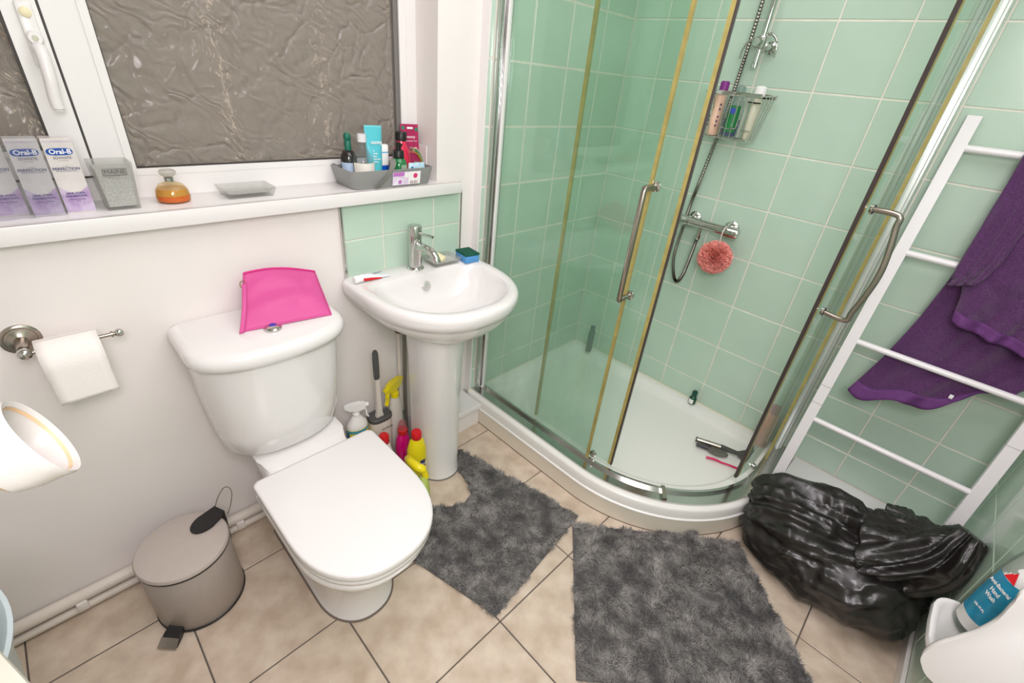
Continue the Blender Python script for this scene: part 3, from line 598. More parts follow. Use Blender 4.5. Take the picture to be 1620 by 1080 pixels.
# ---------------------------------------------------------------- black refuse sack
def sack():
    bm=bmesh.new(); bmesh.ops.create_icosphere(bm,subdivisions=6,radius=1)
    me=bpy.data.meshes.new('sack'); 
    for v in bm.verts:
        d=v.co.normalized()
        # body: lumpy ellipsoid elongated along y
        x=d.x*.185; y=d.y*.285; z=d.z*.15
        # flatten underside
        zz=z+.15
        if d.z<0: zz=.15-.147*(-d.z)**.55
        taper=1+.22*max(0,-d.y)
        x*=taper*(1.0+.12*(1-min(1,max(0,d.z)))) 
        # tail: pull the far end towards the near wall and up
        v.co=Vector((1.560+x-.02*max(0,-d.y),-.145+y,zz*(1+.12*d.y+.1*d.x)))
        # long creases fanning out of the gathered neck
        Np=Vector((1.585,-.40,.24)); ax=Vector((-.02,.56,-.16)).normalized(); r=v.co-Np; t=r.dot(ax); pr=r-ax*t
        th=math.atan2(pr.x,pr.z)
        def rid(x): return 1-2*abs(x)
        n1=noise.noise(Vector((math.cos(th)*2.3,math.sin(th)*2.3,t*1.8+3)))
        n2=noise.noise(Vector((math.cos(th)*3.4+.7*n1,math.sin(th)*3.4,t*2.2+9)))
        n3=noise.noise(Vector((math.cos(th)*7,math.sin(th)*7,t*6+2)))
        env=.55+.45*math.exp(-((t-.16)/.16)**2)
        fo=.024*(rid(n1*1.4)-.6)+.014*(rid(n2*1.3)-.6)*env+.003*(rid(n3*1.2)-.6)*env
        ns=.024*noise.noise(v.co*5.0)+.016*(rid(noise.noise(v.co*8+Vector((4,1,2))))-.7)+.004*(rid(noise.noise(v.co*20))-.7)
        up=max(0,min(1,(v.co.z)/.05))
        v.co+=d*(fo+ns)*(.25+.75*up)
        if v.co.z<.002: v.co.z=.002+.0005*d.x
        if v.co.y<YN+.012: v.co.y=YN+.012
        lim=1.984-.178*(1.457-v.co.z)-.013
        if v.co.x>lim: v.co.x=lim+.3*0
        # keep off the shower plinth corner
        dx,dy=v.co.x-TCX,v.co.y-TCY
        if v.co.z<.19 :
            rr=math.hypot(dx,dy)
            lim=TR+.012
            if dx<0 and rr<lim: v.co.x,v.co.y=TCX+dx/rr*lim,TCY+dy/rr*lim
            elif dx>=0 and v.co.y>.083: v.co.y=.083
    bm.to_mesh(me); bm.free(); return me
m_sack=mat('black_polythene',(40,37,35),.33,spec=.65,coat=.12,bump=.8,bscale=17,bdist=.038,ridged=True)
SK=thing('refuse_sack','full black plastic refuse sack slumped beside the shower tray','refuse sack',(0,0,0))
me=sack(); me.shade_smooth(); me.materials.append(m_sack); o=bpy.data.objects.new('body',me); C.objects.link(o); o.parent=SK
# gathered neck / tail
def tail():
    pts=curve([(1.61,-.255,.22),(1.60,-.315,.262),(1.595,-.360,.305),(1.60,-.385,.345),(1.612,-.398,.385),(1.625,-.404,.412)],12)
    g=G(); loops=[]; n=110
    for i,p in enumerate(pts):
        u=i/(len(pts)-1)
        t=(pts[min(i+1,len(pts)-1)]-pts[max(i-1,0)]).normalized(); a=Vector((1,0,0)); a=(a-t*a.dot(t)).normalized(); b=t.cross(a)
        wa=.125*(1-u)**1.3+.062+.012*max(0,u-.7)/.3; wb_=.085*(1-u)+.026
        L=[]
        for k in range(n):
            th=2*PI*k/n; tw=th+.9*u
            f1=noise.noise(Vector((math.cos(tw)*2.6,math.sin(tw)*2.6,u*1.2)))
            f2=noise.noise(Vector((math.cos(tw)*4.5,math.sin(tw)*4.5,u*1.4+4)))
            rr=1+.34*(.45-2*math.sqrt(f1*f1+.004))+.18*(.4-2*math.sqrt(f2*f2+.006))
            q=p+a*math.cos(th)*wa*rr+b*math.sin(th)*wb_*rr
            if q.y<YN+.004: q.y=YN+.004
            q.x=min(q.x,1.984-.178*(1.457-q.z)-.012)
            L.append(tuple(q))
        loops.append(L)
    return g.loft(loops)
obj('neck',tail(),m_sack,SK,angle=180)

# ---------------------------------------------------------------- bath mats with shaggy pile
m_pile=mat('grey_shag_pile',(170,166,160),.8,col2=(104,102,100),nscale=15,detail=6,sheen=.15)
m_matbase=mat('grey_mat_backing',(100,98,97),.9)
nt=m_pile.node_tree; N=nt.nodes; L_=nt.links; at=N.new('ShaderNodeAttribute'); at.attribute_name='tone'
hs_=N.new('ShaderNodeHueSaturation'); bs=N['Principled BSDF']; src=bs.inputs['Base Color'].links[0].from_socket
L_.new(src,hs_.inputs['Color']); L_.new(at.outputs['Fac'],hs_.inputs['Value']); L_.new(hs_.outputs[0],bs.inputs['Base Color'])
def inside(px,py,poly):
    r=np.zeros(px.shape,bool); n=len(poly); j=n-1
    for i in range(n):
        xi,yi=poly[i]; xj,yj=poly[j]
        c=((yi>py)!=(yj>py))&(px<(xj-xi)*(py-yi)/(yj-yi+1e-12)+xi); r^=c; j=i
    return r
def pile(poly, count, zbase, seed, parent, length=.019, zf=None):
    rg=np.random.RandomState(seed); P=np.array(poly); lo=P.min(0); hi=P.max(0)
    x=np.empty(0);y=np.empty(0)
    while len(x)<count:
        a=rg.uniform(lo[0],hi[0],count); b=rg.uniform(lo[1],hi[1],count); k=inside(a,b,poly); x=np.r_[x,a[k]]; y=np.r_[y,b[k]]
    x=x[:count]; y=y[:count]
    # clump lean from smooth random fields
    def field(sc,sd):
        r2=np.random.RandomState(sd); g_=r2.randn(40,40)
        u=(x-lo[0])*sc; v=(y-lo[1])*sc; i=np.floor(u).astype(int)%38; j=np.floor(v).astype(int)%38; fu=u-np.floor(u); fv=v-np.floor(v)
        fu=fu*fu*(3-2*fu); fv=fv*fv*(3-2*fv)
        return (g_[i,j]*(1-fu)+g_[i+1,j]*fu)*(1-fv)+(g_[i,j+1]*(1-fu)+g_[i+1,j+1]*fu)*fv
    lx_=field(14,seed+1)*.5+field(52,seed+2)*.75+rg.randn(count)*.35; ly_=field(14,seed+3)*.5+field(52,seed+4)*.75+rg.randn(count)*.35-.1
    ln=length*rg.uniform(.75,1.2,count)
    zb=np.full(count,zbase) if zf is None else zf(x,y)
    d=np.stack([lx_,ly_,np.ones(count)*.9],1); d/=np.linalg.norm(d,axis=1)[:,None]
    d2=d.copy(); d2[:,2]*=.35; d2/=np.linalg.norm(d2,axis=1)[:,None]
    b0=np.stack([x,y,zb],1); b1=b0+d*(ln*.5)[:,None]; b2=b1+d2*(ln*.55)[:,None]
    ang=rg.uniform(0,PI,count); w=np.stack([np.cos(ang),np.sin(ang),np.zeros(count)],1)*.0011
    V=np.stack([b0-w,b0+w,b1-w*.9,b1+w*.9,b2],1).reshape(-1,3)
    base=(np.arange(count)*5)[:,None]
    F=np.concatenate([base+np.array([[0,1,3]]),base+np.array([[0,3,2]]),base+np.array([[2,3,4]])],1).reshape(-1,3)
    me=bpy.data.meshes.new('pile'); me.vertices.add(len(V)); me.vertices.foreach_set('co',V.ravel())
    me.loops.add(F.size); me.loops.foreach_set('vertex_index',F.ravel().astype(np.int32)); me.polygons.add(len(F)); me.polygons.foreach_set('loop_start',np.arange(0,F.size,3,dtype=np.int32)); me.update(calc_edges=True)
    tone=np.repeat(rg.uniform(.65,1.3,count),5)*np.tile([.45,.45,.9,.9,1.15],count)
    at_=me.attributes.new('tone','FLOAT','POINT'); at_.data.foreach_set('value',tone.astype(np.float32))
    me.materials.append(m_pile); o=bpy.data.objects.new('pile',me); C.objects.link(o); o.parent=parent; tag(o,kind='stuff'); return o
def arc(cx,cy,r,a0,a1,n=10): return [(cx+r*math.cos(a0+(a1-a0)*i/n),cy+r*math.sin(a0+(a1-a0)*i/n)) for i in range(n+1)]
pm=[(.980,1.124),(1.103,.560),(.613,.499),(.478,.985),(.600,1.01)]
# cut-out for the pedestal
cut=[(.655,1.015),(.705,.955),(.755,.912),(.812,.890),(.86,.905),(.885,.95),(.895,1.0),(.903,1.045),(.925,1.085)]
pm=[(.980,1.124),(1.103,.560),(.613,.499),(.490,.985),(.575,1.035),(.625,1.04)]+cut
MA=thing('pedestal_mat','grey shaggy contour bath mat cut around the basin pedestal','bath mat',(0,0,0),0,'grey shaggy bath mats')
obj('backing',G().prism(pm,.001,.008,ch=.001),m_matbase,MA,smooth=False)
pile(pm,46000,.006,11,MA)
pmb=[(1.057,.551),(1.472,.088),(1.125,-.285),(.660,.222)]
def ridge(x,y):
    # a ruck in the mat running from its top edge
    ax,ay=1.355,.225; dx,dy=-.62,-.78
    t=(x-ax)*dx+(y-ay)*dy; s=np.abs((x-ax)*dy-(y-ay)*dx); return .006+.028*np.exp(-(s/.020)**2)*np.exp(-np.maximum(0,t)/.18)
MB_=thing('bath_mat','large rectangular grey shaggy bath mat in front of the shower','bath mat',(0,0,0),0,'grey shaggy bath mats')
obj('backing',G().prism(pmb,.001,.008,ch=.001),m_matbase,MB_,smooth=False)
pile(pmb,62000,.006,23,MB_,zf=ridge)

# ---------------------------------------------------------------- pedal bin
PB=thing('pedal_bin','round warm grey pedal bin with black handle by the toilet','bin',(.0,1.145,0),rz=0)
PB.scale=(.92,.92,1)
obj('base_ring',G().lathe([(.118,0),(.123,.003),(.123,.01),(.119,.012)],56),m_black,PB)
obj('body',G().lathe([(.1185,.008),(.1205,.011),(.1185,.215),(.117,.218)],64),m_grey,PB)
obj('rim',G().lathe([(.1185,.216),(.121,.218),(.121,.222),(.118,.223)],64),m_black,PB)
obj('lid',G().lathe([(.1195,.2225),(.1215,.224),(.1215,.229),(.118,.234),(.10,.238),(.06,.2405),(.02,.2415),(.001,.2418)],64),m_greylid,PB)
ha=math.radians(24); ux,uy=math.cos(ha),math.sin(ha)
Mh=Matrix(((ux,-uy,0,0),(uy,ux,0,0),(0,0,1,0),(0,0,0,1)))
hg=obj('hinge',G().loft([[Mh@Vector(p) for p in L] for L in ([(.125,-.012,.12),(.125,.012,.12),(.131,.012,.12),(.131,-.012,.12)],[(.123,-.017,.20),(.123,.017,.20),(.133,.017,.20),(.133,-.017,.20)],[(.121,-.022,.248),(.121,.022,.248),(.131,.022,.252),(.131,-.022,.252)])]),m_black,PB)
pd=[(.128,-.026)]+[(.080-.045*math.cos(a-PI/2), .033*math.sin(a-PI/2)) for a in [PI*i/12 for i in range(13)]]+[(.128,.026)]
obj('lid_grip',G().prism([tuple((Mh@Vector((x,y,0)))[:2]) for x,y in pd],.2415,.2475,ch=.0015),m_black,PB)
obj('wire_handle',G().tube(curve([Mh@Vector(p) for p in [(.134,-.027,.235),(.152,-.028,.262),(.172,-.018,.29),(.177,0,.298),(.172,.018,.29),(.152,.028,.262),(.134,.027,.235)]]),.0017,8),m_chromed,PB)
pa=math.radians(-137); c_,s_=math.cos(pa),math.sin(pa); Mp=Matrix(((c_,-s_,0,0),(s_,c_,0,0),(0,0,1,0),(0,0,0,1)))
pl=obj('pedal',G().loft([[Mp@Vector(p) for p in L] for L in ([(.115,-.020,.012),(.115,.020,.012),(.115,.020,.034),(.115,-.020,.034)],[(.14,-.024,.006),(.14,.024,.006),(.14,.024,.026),(.14,-.024,.026)],[(.165,-.026,.004),(.165,.026,.004),(.165,.026,.014),(.165,-.026,.014)])]),m_black,PB)
obj('pedal_plate',G().loft([[Mp@Vector(p) for p in L] for L in ([(.150,-.025,.022),(.150,.025,.022),(.150,.025,.025),(.150,-.025,.025)],[(.172,-.027,.006),(.172,.027,.006),(.172,.027,.010),(.172,-.027,.010)])]),m_chromed,pl)

# ---------------------------------------------------------------- toilet roll and holder
TH=thing('toilet_roll_holder','chrome toilet roll holder on the white wall','toilet roll holder',(-.113,YW,.845))
obj('wall_rose',G().lathe([(.034,0),(.034,.004),(.030,.007),(.027,.007),(.025,.011),(.018,.013),(.012,.016),(.010,.06)],36,Z((0,-.0,0),(0,-1,0))),m_chromed,TH)
obj('ball',G().lathe([(.013*math.sin(a),-.013*math.cos(a)) for a in [PI*i/12 for i in range(13)]],20,Matrix.Translation((0,-.07,-.004))),m_chrome,TH)
obj('arm',G().tube([(0,-.07,-.004),(.152,-.07,-.004)],.0045,12).lathe([(.007,0),(.007,.004),(.005,.005)],14,Z((.143,-.07,-.004),(1,0,0))),m_chromed,TH)
obj('end_ball',G().lathe([(.0095*math.sin(a),-.0095*math.cos(a)) for a in [PI*i/10 for i in range(11)]],18,Matrix.Translation((.158,-.07,-.004))),m_chrome,TH)
TP=thing('toilet_roll','white toilet roll with its end hanging down the front','toilet roll',(-.095,1.265,.812))
g=G(); rr=.049
prof=[(.02,0),(rr,0),(rr+.0005,.002),(rr+.0005,.101),(rr,.103),(.02,.103)]
obj('roll',G().lathe(prof+[(.02,0)],48,Z((0,0,0),(1,0,0)),cap=False),m_paper,TP)
obj('core',G().lathe([(.0195,.001),(.0205,.001),(.0205,.102),(.0195,.102),(.0195,.001)],32,Z((0,0,0),(1,0,0)),cap=False),mat('cardboard_core',(176,150,120),.9),TP)
fl_=sheet(6,22,lambda u,v:(.001+.101*u, -(rr+.002)*math.sin(min(1,v*2)*PI/2+.0)-.003*max(0,v-.5)*math.sin(3*u+1), (rr+.002)*math.cos(min(1,v*2)*PI/2)-max(0,v-.5)*.17),.0012)
obj('hanging_sheet',fl_,m_paper,TP,angle=180)

# ---------------------------------------------------------------- pink pouch on the cistern
PU=thing('pink_pouch','hot pink zipped pouch with wrist strap leaning on the cistern lid','pouch',(0,0,0))
bl,br_=Vector((.278,1.188,.802)),Vector((.499,1.152,.802)); tl,tr_=Vector((.338,1.305,.905)),Vector((.528,1.300,.878))
def pouch(side):
    def fn(u,v):
        a=bl.lerp(tl,v); b=br_.lerp(tr_,v); p=a.lerp(b,u)
        nn=(br_-bl).cross(tl-bl).normalized()
        bulge=.017*(max(0,math.sin(PI*u))**.6)*(max(0,math.sin(PI*min(1,v*.95+.03)))**.7)
        wr=.005*math.sin(u*6+v*5+1)*math.sin(PI*v)*(1-u)+.011*noise.noise(Vector((u*4,v*4,1)))*math.sin(PI*v)
        p=p+Vector((0,0,.012*math.sin(PI*u*1.0+.3)*v**2))
        if side>0: return p-nn*(bulge+wr) if nn.y>0 else p+nn*(bulge+wr)
        return p+nn*bulge*.4 if nn.y>0 else p-nn*bulge*.4
    return fn
obj('front',sheet(28,22,pouch(1),.0015),m_pink,PU,angle=180)
obj('back',sheet(20,16,pouch(-1),.0015),m_pink,PU,angle=180)
def edge(a,b,n=16): return [pouch(1)(lerp(a[0],b[0],i/n),lerp(a[1],b[1],i/n)) for i in range(n+1)]
obj('piping',G().tube(edge((0,0),(1,0)),.0022,8).tube(edge((1,0),(1,1)),.0018,8).tube(edge((0,0),(0,1)),.0018,8),m_pink,PU)
obj('zip',G().tube([Vector(p)+Vector((0,-.001,.001)) for p in edge((0,1),(1,1))],.003,8),mat('deep_pink_zip',(212,44,130),.5),PU)
obj('wrist_strap',sheet(3,24,lambda u,v:tuple(Vector((.318+.011*u,1.262,.898)).lerp(Vector((.266+.012*u,1.178,.803)),v)+Vector((0,-.012*math.sin(PI*v),.006*math.sin(PI*v)))),.003),m_pink,PU,angle=180)
obj('ring',G().tube([Vector((.322,1.27,.893))+Vector((.007*math.cos(a),0,.010*math.sin(a))) for a in [2*PI*i/16 for i in range(17)]],.0012,6),mat('brass_ring',(200,170,110),.25,metal=1),PU)

# ---------------------------------------------------------------- sill items
m_boxw=mat('silver_white_card',(222,216,212),.3,coat=.3,noise_amt=.12,nscale=25)
m_lav=mat('lavender_print',(172,142,186),.3,coat=.3,col2=(205,190,212),nscale=40)
m_oralb=mat('blue_logo',(20,74,160),.3)
m_side=mat('grey_card_side',(172,166,158),.4)
m_wrap=clear('clear_wrap',(246,246,248),.05,rough=.12)
def tpbox(loc,rz,label):
    t=thing('toothpaste_box',label,'box',loc,rz,'toothpaste boxes on the sill',None)
    w,d,h=.048,.034,.150
    obj('carton',G().box((0,0,h/2),(w,d,h),.0008),m_boxw,t,smooth=False)
    y=-d/2-.0006
    # lavender lower panel with a curved top
    pts=[(-w/2+.0004,.003)]+[(w/2-.0004,.003)]+[( w/2-.0004-(w-.0008)*i/12, .056-.014*math.sin(PI*i/12)) for i in range(13)]
    obj('lavender_panel',G().prism(pts,0,.0004,frame((0,y+.0004,0),(1,0,0),(0,-1,0))),m_lav,t,smooth=False)
    obj('stripe',G().bx((-w/2+.002,y-.0001,.1435),(w/2-.002,y+.0004,.1447)),m_lav,t,smooth=False)
    ov=[(.0205*math.copysign(abs(math.cos(a))**.5,math.cos(a)),.0068*math.copysign(abs(math.sin(a))**.8,math.sin(a))) for a in [2*PI*i/36 for i in range(36)]]
    lg=obj('logo_oval',G().prism(ov,0,.0006,frame((-.001,y+.0002,.1245),(1,0,0),(0,-1,0))),m_oralb,t,smooth=False)
    tt=lambda s,sz,z,m,b=0,x=0:text(s,sz,m,frame((x,y-.0005,z),(1,0,0),(0,-1,0)),t,bold=b,ext=.0001)
    tt('Oral-B',.0125,.1243,m_white,.025); tt('3DWHITE',.0066,.1125,mat('grey_print',(120,118,126),.4),.01); tt('ADVANCED',.0030,.1075,m_side)
    tt('LUXE',.0035,.0965,m_side); tt('PERFECTION',.0075,.0910,m_navy,.01); obj('rule',G().bx((-.017,y-.0002,.0862),(.017,y+.0002,.0866)),m_navy,t,smooth=False)
    tt('24HR STAIN',.0058,.0415,m_navy,.01); tt('PREVENTION',.0058,.0355,m_navy,.01); tt('Whitening technology',.0030,.029,m_navy); tt('75 ml',.003,.025,m_navy)
    return t
tpbox((.066,1.372,ZS),.0,'toothpaste box on the sill, nearest the glitter tumbler')
tpbox((.014,1.372,ZS),.02,'toothpaste box on the sill, middle of three')
tpbox((-.040,1.392,ZS),.03,'toothpaste box on the sill, leftmost and cut by the photo edge')
def crinkle(u,v): return noise.noise(Vector((u*9,v*12,3)))*.003
wr_=obj('plastic_wrap',sheet(26,34,lambda u,v:(-.068+.108*u,1.347-.006*abs(math.sin(9*u))+crinkle(u,v),ZS+.001+.156*v),.0004),m_wrap); tag(wr_,'crinkled clear plastic wrap around the two left toothpaste boxes','wrap')
m_glit=mat('silver_glitter',(214,213,208),.4,metal=.1,noise_amt=.35,nscale=420,bump=.8,bscale=700,bdist=.001,detail=1)
m_acr=clear('frosted_acrylic',(244,245,244),.25,hcol=(222,221,216))
def rect(w,d,z,cx=0,cy=0,r=.004):
    p=[]
    for sx,sy,a0 in ((1,1,0),(-1,1,PI/2),(-1,-1,PI),(1,-1,1.5*PI)):
        for j in range(4):
            a=a0+PI/2*j/3; p.append((cx+sx*(w/2-r)+r*math.cos(a),cy+sy*(d/2-r)+r*math.sin(a),z))
    return p
GT=thing('glitter_tumbler','square silver glitter tumbler marked MAINE on the sill','tumbler',(.139,1.376,ZS))
obj('core',G().loft([rect(.052,.052,.007),rect(.062,.062,.088)]),m_glit,GT,smooth=False)
obj('acrylic_shell',G().loft([rect(.060,.060,0),rect(.073,.073,.1),rect(.067,.067,.1),rect(.0625,.0625,.0885)],cap1=False),m_acr,GT,smooth=False)
lb=obj('label',G().box((.002,-.0362,.083),(.042,.0008,.014)),mat('grey_label',(150,148,142),.5),GT,smooth=False)
obj('label_border',ringframe(-.0185,.0225,.0765,.0895,.0007,-.0368,-.0362),m_dgrey,GT,smooth=False)
text('MAINE',.0125,m_dgrey,frame((.002,-.0368,.083),(1,0,0),(0,-1,0)),GT)
PFm=thing('perfume_bottle','domed glass perfume bottle with amber liquid on the sill','perfume bottle',(.243,1.382,ZS))
m_pglass=clear('perfume_glass',(248,238,215),.06,rough=.02,hcol=(250,235,200))
obj('glass',G().lathe([(.030,0),(.0345,.003),(.036,.014),(.033,.03),(.025,.041),(.012,.046),(.009,.048)],36),m_pglass,PFm)
def amber(name,c,a): return mat(name,c,.08,coat=.5,trans=a,ior=1.33)
obj('liquid',G().lathe([(.029,.0025),(.0335,.004),(.035,.012),(.0345,.017),(.001,.0172)],36),amber('orange_liquid',(240,118,12),.25),PFm)
obj('upper_liquid',G().lathe([(.0345,.0173),(.0335,.024),(.030,.032),(.001,.0322)],36),amber('gold_liquid',(238,190,90),.5),PFm)
obj('neck',G().lathe([(.008,.047),(.010,.048),(.010,.056),(.007,.057)],20),m_alu,PFm)
obj('stopper',G().lathe([(.008,.057),(.016,.063),(.018,.070),(.015,.074),(.008,.073),(.001,.071)],24),clear('crystal',(238,236,232),.18,rough=.02),PFm)
GD=thing('glitter_soap_dish','shallow clear glitter soap dish on the sill','soap dish',(.41,1.385,ZS))
def dish(t,w,d,h):
    obj('dish',G().loft([rect(w*.86,d*.84,0),rect(w,d,h),rect(w*.95,d*.93,h),rect(w*.80,d*.74,h*.42)]),m_acr,t,smooth=False)
    obj('glitter',G().loft([rect(w*.78,d*.72,h*.43),rect(w*.78,d*.72,h*.46)]),m_glit,t,smooth=False)
dish(GD,.128,.088,.023)
# caddy
CA=thing('grey_caddy','grey plastic caddy of toiletries on the right of the sill','caddy',(.825,1.378,ZS))
def rl(w,d,z,r=.02): return rect(w,d,z,r=r)
obj('tub',G().loft([rl(.272,.122,0),rl(.278,.128,.004),rl(.298,.146,.055),rl(.292,.140,.055),rl(.273,.123,.006)]),m_caddy,CA,angle=50)
obj('handle',G().loft([[Vector(p)+Vector(q) for q in ((-.010,0,-.002),(.010,0,.002),(.010,-.003,.002),(-.010,-.003,-.002))] for p in curve([(-.065,-.068,.004),(-.048,-.072,.022),(-.025,-.073,.045),(-.006,-.066,.07),(-.002,-.052,.082)],6)]),mat('dark_grey_strap',(120,120,112),.5),CA)
CAf=lambda x,z,o=0:(x,-.0655-.009*z/.055-o,z)
st=obj('sticker',G().add([CAf(-.012,.006,.0015),CAf(.092,.006,.0015),CAf(.092,.047,.0015),CAf(-.012,.047,.0015)],[(0,1,2,3)]),mat('lilac_sticker',(222,196,226),.4,col2=(240,236,244),nscale=50),CA,smooth=False)
tn=Vector((0,-1,-.16))
obj('purple_print',G().add([CAf(-.01,.034,.002),CAf(.03,.034,.002),CAf(.03,.046,.002),CAf(-.01,.046,.002)],[(0,1,2,3)]).lathe([(.007,0),(.007,.0004)],6,Z(CAf(.015,.016,.002),tn)),mat('orchid_print',(196,120,196),.5),st,smooth=False)
obj('white_panel',G().add([CAf(.046,.006,.002),CAf(.0915,.006,.002),CAf(.0915,.046,.002),CAf(.046,.046,.002)],[(0,1,2,3)]).lathe([(.008,0),(.008,.0004)],18,Z(CAf(.038,.036,.002),tn)),m_white,st,smooth=False)
obj('red_badge',G().lathe([(.008,0),(.008,.0006)],20,Z(CAf(.072,.033,.0022),tn)),mat('magenta_badge',(222,60,120),.4),st,smooth=False)
gb=G()
for k in range(13):
    if k%3!=2: gb.box(Vector(CAf(.054+k*.0023,.014,.0024)),(.0009+.0006*(k%2),.0005,.012))
obj('barcode',gb,mat('brown_print',(150,110,110),.5),st,smooth=False)
ZC=ZS+.006
m_clr=clear('clear_plastic',(246,248,250),.12,rough=.02)
t=tb_=bottle('toner_bottle','clear bottle with white cap and white label at the caddy left end','bottle',(.745,1.36,ZC),[(.026,0),(.029,.004),(.029,.05),(.024,.075),(.012,.098),(.010,.106),(.010,.114)],m_clr,cap=[(.0115,.114),(.0115,.134),(.001,.135)],mc=mat('cloudy_cap',(224,224,226),.35))
obj('label',G().loft([[(.0296*math.cos(a),.0296*math.sin(a),z) for a in [PI*1.05+i*.2 for i in range(13)]] for z in (.012,.062)],cap0=False,cap1=False,closed=False),mat('cream_label',(240,234,224),.5),t); tb_.scale=(1.15,1.15,1.08)
t=bottle('serum_bottle','dark brown bottle with a green cap behind the clear bottle','bottle',(.722,1.405,ZC),[(.022,0),(.024,.004),(.024,.075),(.018,.088),(.010,.094)],mat('dark_brown_glass',(36,32,30),.15,coat=.4),cap=[(.010,.092),(.010,.118),(.0085,.121),(.0105,.124),(.0105,.136),(.007,.142),(.001,.143)],mc=mat('bottle_green_plastic',(24,106,86),.35))
obj('label',G().loft([[(.0244*math.cos(a),.0244*math.sin(a),z) for a in [PI*1.0+i*.2 for i in range(9)]] for z in (.015,.06)],cap0=False,cap1=False,closed=False),mat('pale_blue_label',(190,210,236),.5),t)
# teal tube
m_teal=mat('teal_tube',(92,200,212),.35,coat=.2)
TT=thing('teal_tube','teal tube printed sunny standing upright in the caddy','tube',(.795,1.378,ZC),rot=(-.06,.03,0))
obj('body',G().loft([[(.0285*sx*math.cos(a),.016*sy*math.sin(a),z) for a in [2*PI*i/28 for i in range(28)]] for z,sx,sy in ((.02,.80,1),(.06,.88,.95),(.1,.96,.6),(.135,1.02,.2),(.160,1.04,.1))]),m_teal,TT)
obj('crimp',G().box((0,0,.162),(.059,.0025,.006),.0008),mat('teal_crimp',(120,212,222),.4),TT,smooth=False)
obj('cap',G().lathe([(.017,0),(.018,.002),(.018,.018),(.016,.021)],24,sy=.8),m_white,TT)
for s_t,sz,z in (('sunny',.0165,.118),('in',.0072,.094),('body',.0072,.086),('face',.0072,.078),('shimmer',.0072,.070),('lotion',.0072,.062)):
    yy=-.0155*(1 if z<.07 else (.95 if z<.09 else .5 if z>.11 else .75))-.003
    text(s_t,sz,m_white,frame((.004 if sz>.01 else -.013,yy,z),(1,0,0),(0,-1,.12)),TT,align='CENTER' if sz>.01 else 'LEFT',bold=.012)
t=thing('deodorant_stick','white and blue deodorant stick between teal tube and green pump','deodorant',(.838,1.40,ZC))
obj('body',G().loft([rect(.032,.02,0,r=.008),rect(.034,.022,.004,r=.009),rect(.034,.022,.046,r=.009)]),mat('royal_blue_plastic',(24,90,200),.3),t)
obj('cap',G().loft([rect(.036,.024,.046,r=.010),rect(.036,.024,.104,r=.010),rect(.031,.019,.108,r=.009)]),m_white,t)
obj('stripe',G().loft([rect(.0365,.0245,.084,r=.010),rect(.0365,.0245,.087,r=.010)]),mat('sky_stripe',(70,170,225),.4),t)
t=bottle('pump_bottle','green bottle with black pump beside the caddy handle','bottle',(.866,1.352,ZC),[(.024,0),(.027,.004),(.027,.055),(.021,.07),(.014,.076)],mat('emerald_plastic',(10,116,56),.15,coat=.4),cap=[(.0175,.074),(.0175,.095),(.016,.097),(.009,.097),(.009,.112),(.0075,.113),(.0075,.120),(.001,.121)],mc=m_black)
obj('nozzle',G().tube([(0,0,.117),(-.002,-.022,.116)],.0038,10),m_black,t)
obj('label',G().box((.002,-.0272,.045),(.02,.0006,.024)),mat('sage_label',(150,176,150),.5),t,smooth=False)
t=bottle('red_gel_bottle','clear red bottle with black cap beside the pink packet','bottle',(.905,1.395,ZC),[(.026,0),(.030,.004),(.030,.06),(.027,.085),(.018,.105),(.015,.12)],mat('red_gel',(236,44,84),.12,coat=.4,trans=.15),cap=[(.017,.119),(.0185,.12),(.0185,.143),(.017,.145),(.001,.145)],mc=m_black)
t=thing('beauty_packet','dark pink hanging packet with small pictures leaning by the reveal','packet',(.958,1.418,ZC),rot=(-.1,0,-.25))
m_mag=mat('raspberry_packet',(178,30,92),.35,coat=.2,noise_amt=.2,nscale=60)
obj('packet',G().box((0,0,.085),(.062,.004,.158),.001),m_mag,t,smooth=False)
obj('hang_hole',G().box((.002,-.0023,.152),(.02,.0006,.006)),m_white,t,smooth=False)
text('beauty',.013,m_white,frame((.002,-.0026,.125),(1,0,0),(0,-1,0)),t); text('treatment for face',.0062,m_white,frame((.002,-.0026,.112),(1,0,0),(0,-1,0)),t)
obj('green_print',G().lathe([(.006,0),(.006,.0006)],12,Z((-.022,-.0021,.152),(0,-1,0))).lathe([(.006,0),(.006,.0006)],12,Z((.024,-.0021,.148),(0,-1,0))),mat('green_print',(40,130,96),.5),t,smooth=False)
obj('cream_star',G().lathe([(.009,0),(.009,.0006)],5,Z((.018,-.0021,.085),(0,-1,0))),mat('cream_print',(240,206,160),.5),t,smooth=False)
wc=obj('white_card',G().box((.992,1.40,ZC+.052),(.003,.05,.1)),m_white,smooth=False); tag(wc,'thin white card standing at the right end of the caddy','card')
t=thing('hair_band','curved grey green hairband with rainbow edge in the caddy','hair band',(.93,1.352,ZC))
def band(y0,w,dz): return G().loft([[Vector(p)+Vector(q) for q in ((0,y0,0),(0,y0+w,0),(.003,y0+w,.002),(.003,y0,.002))] for p in curve([(-.018,0,.102+dz),(.0,0,.098+dz),(.016,0,.082+dz),(.026,0,.055+dz),(.028,0,.02+dz)],6)])
obj('band',band(-.006,.014,0),mat('sage_fabric',(150,164,142),.8),t); obj('inner_band',band(-.004,.012,-.012),mat('amber_stripe',(196,140,74),.6),t); obj('mid_band',band(-.005,.012,-.006),mat('green_stripe',(96,150,96),.6),t)
t=thing('wipes_packet','small blue and white packet at the front of the caddy','packet',(.916,1.326,ZC))
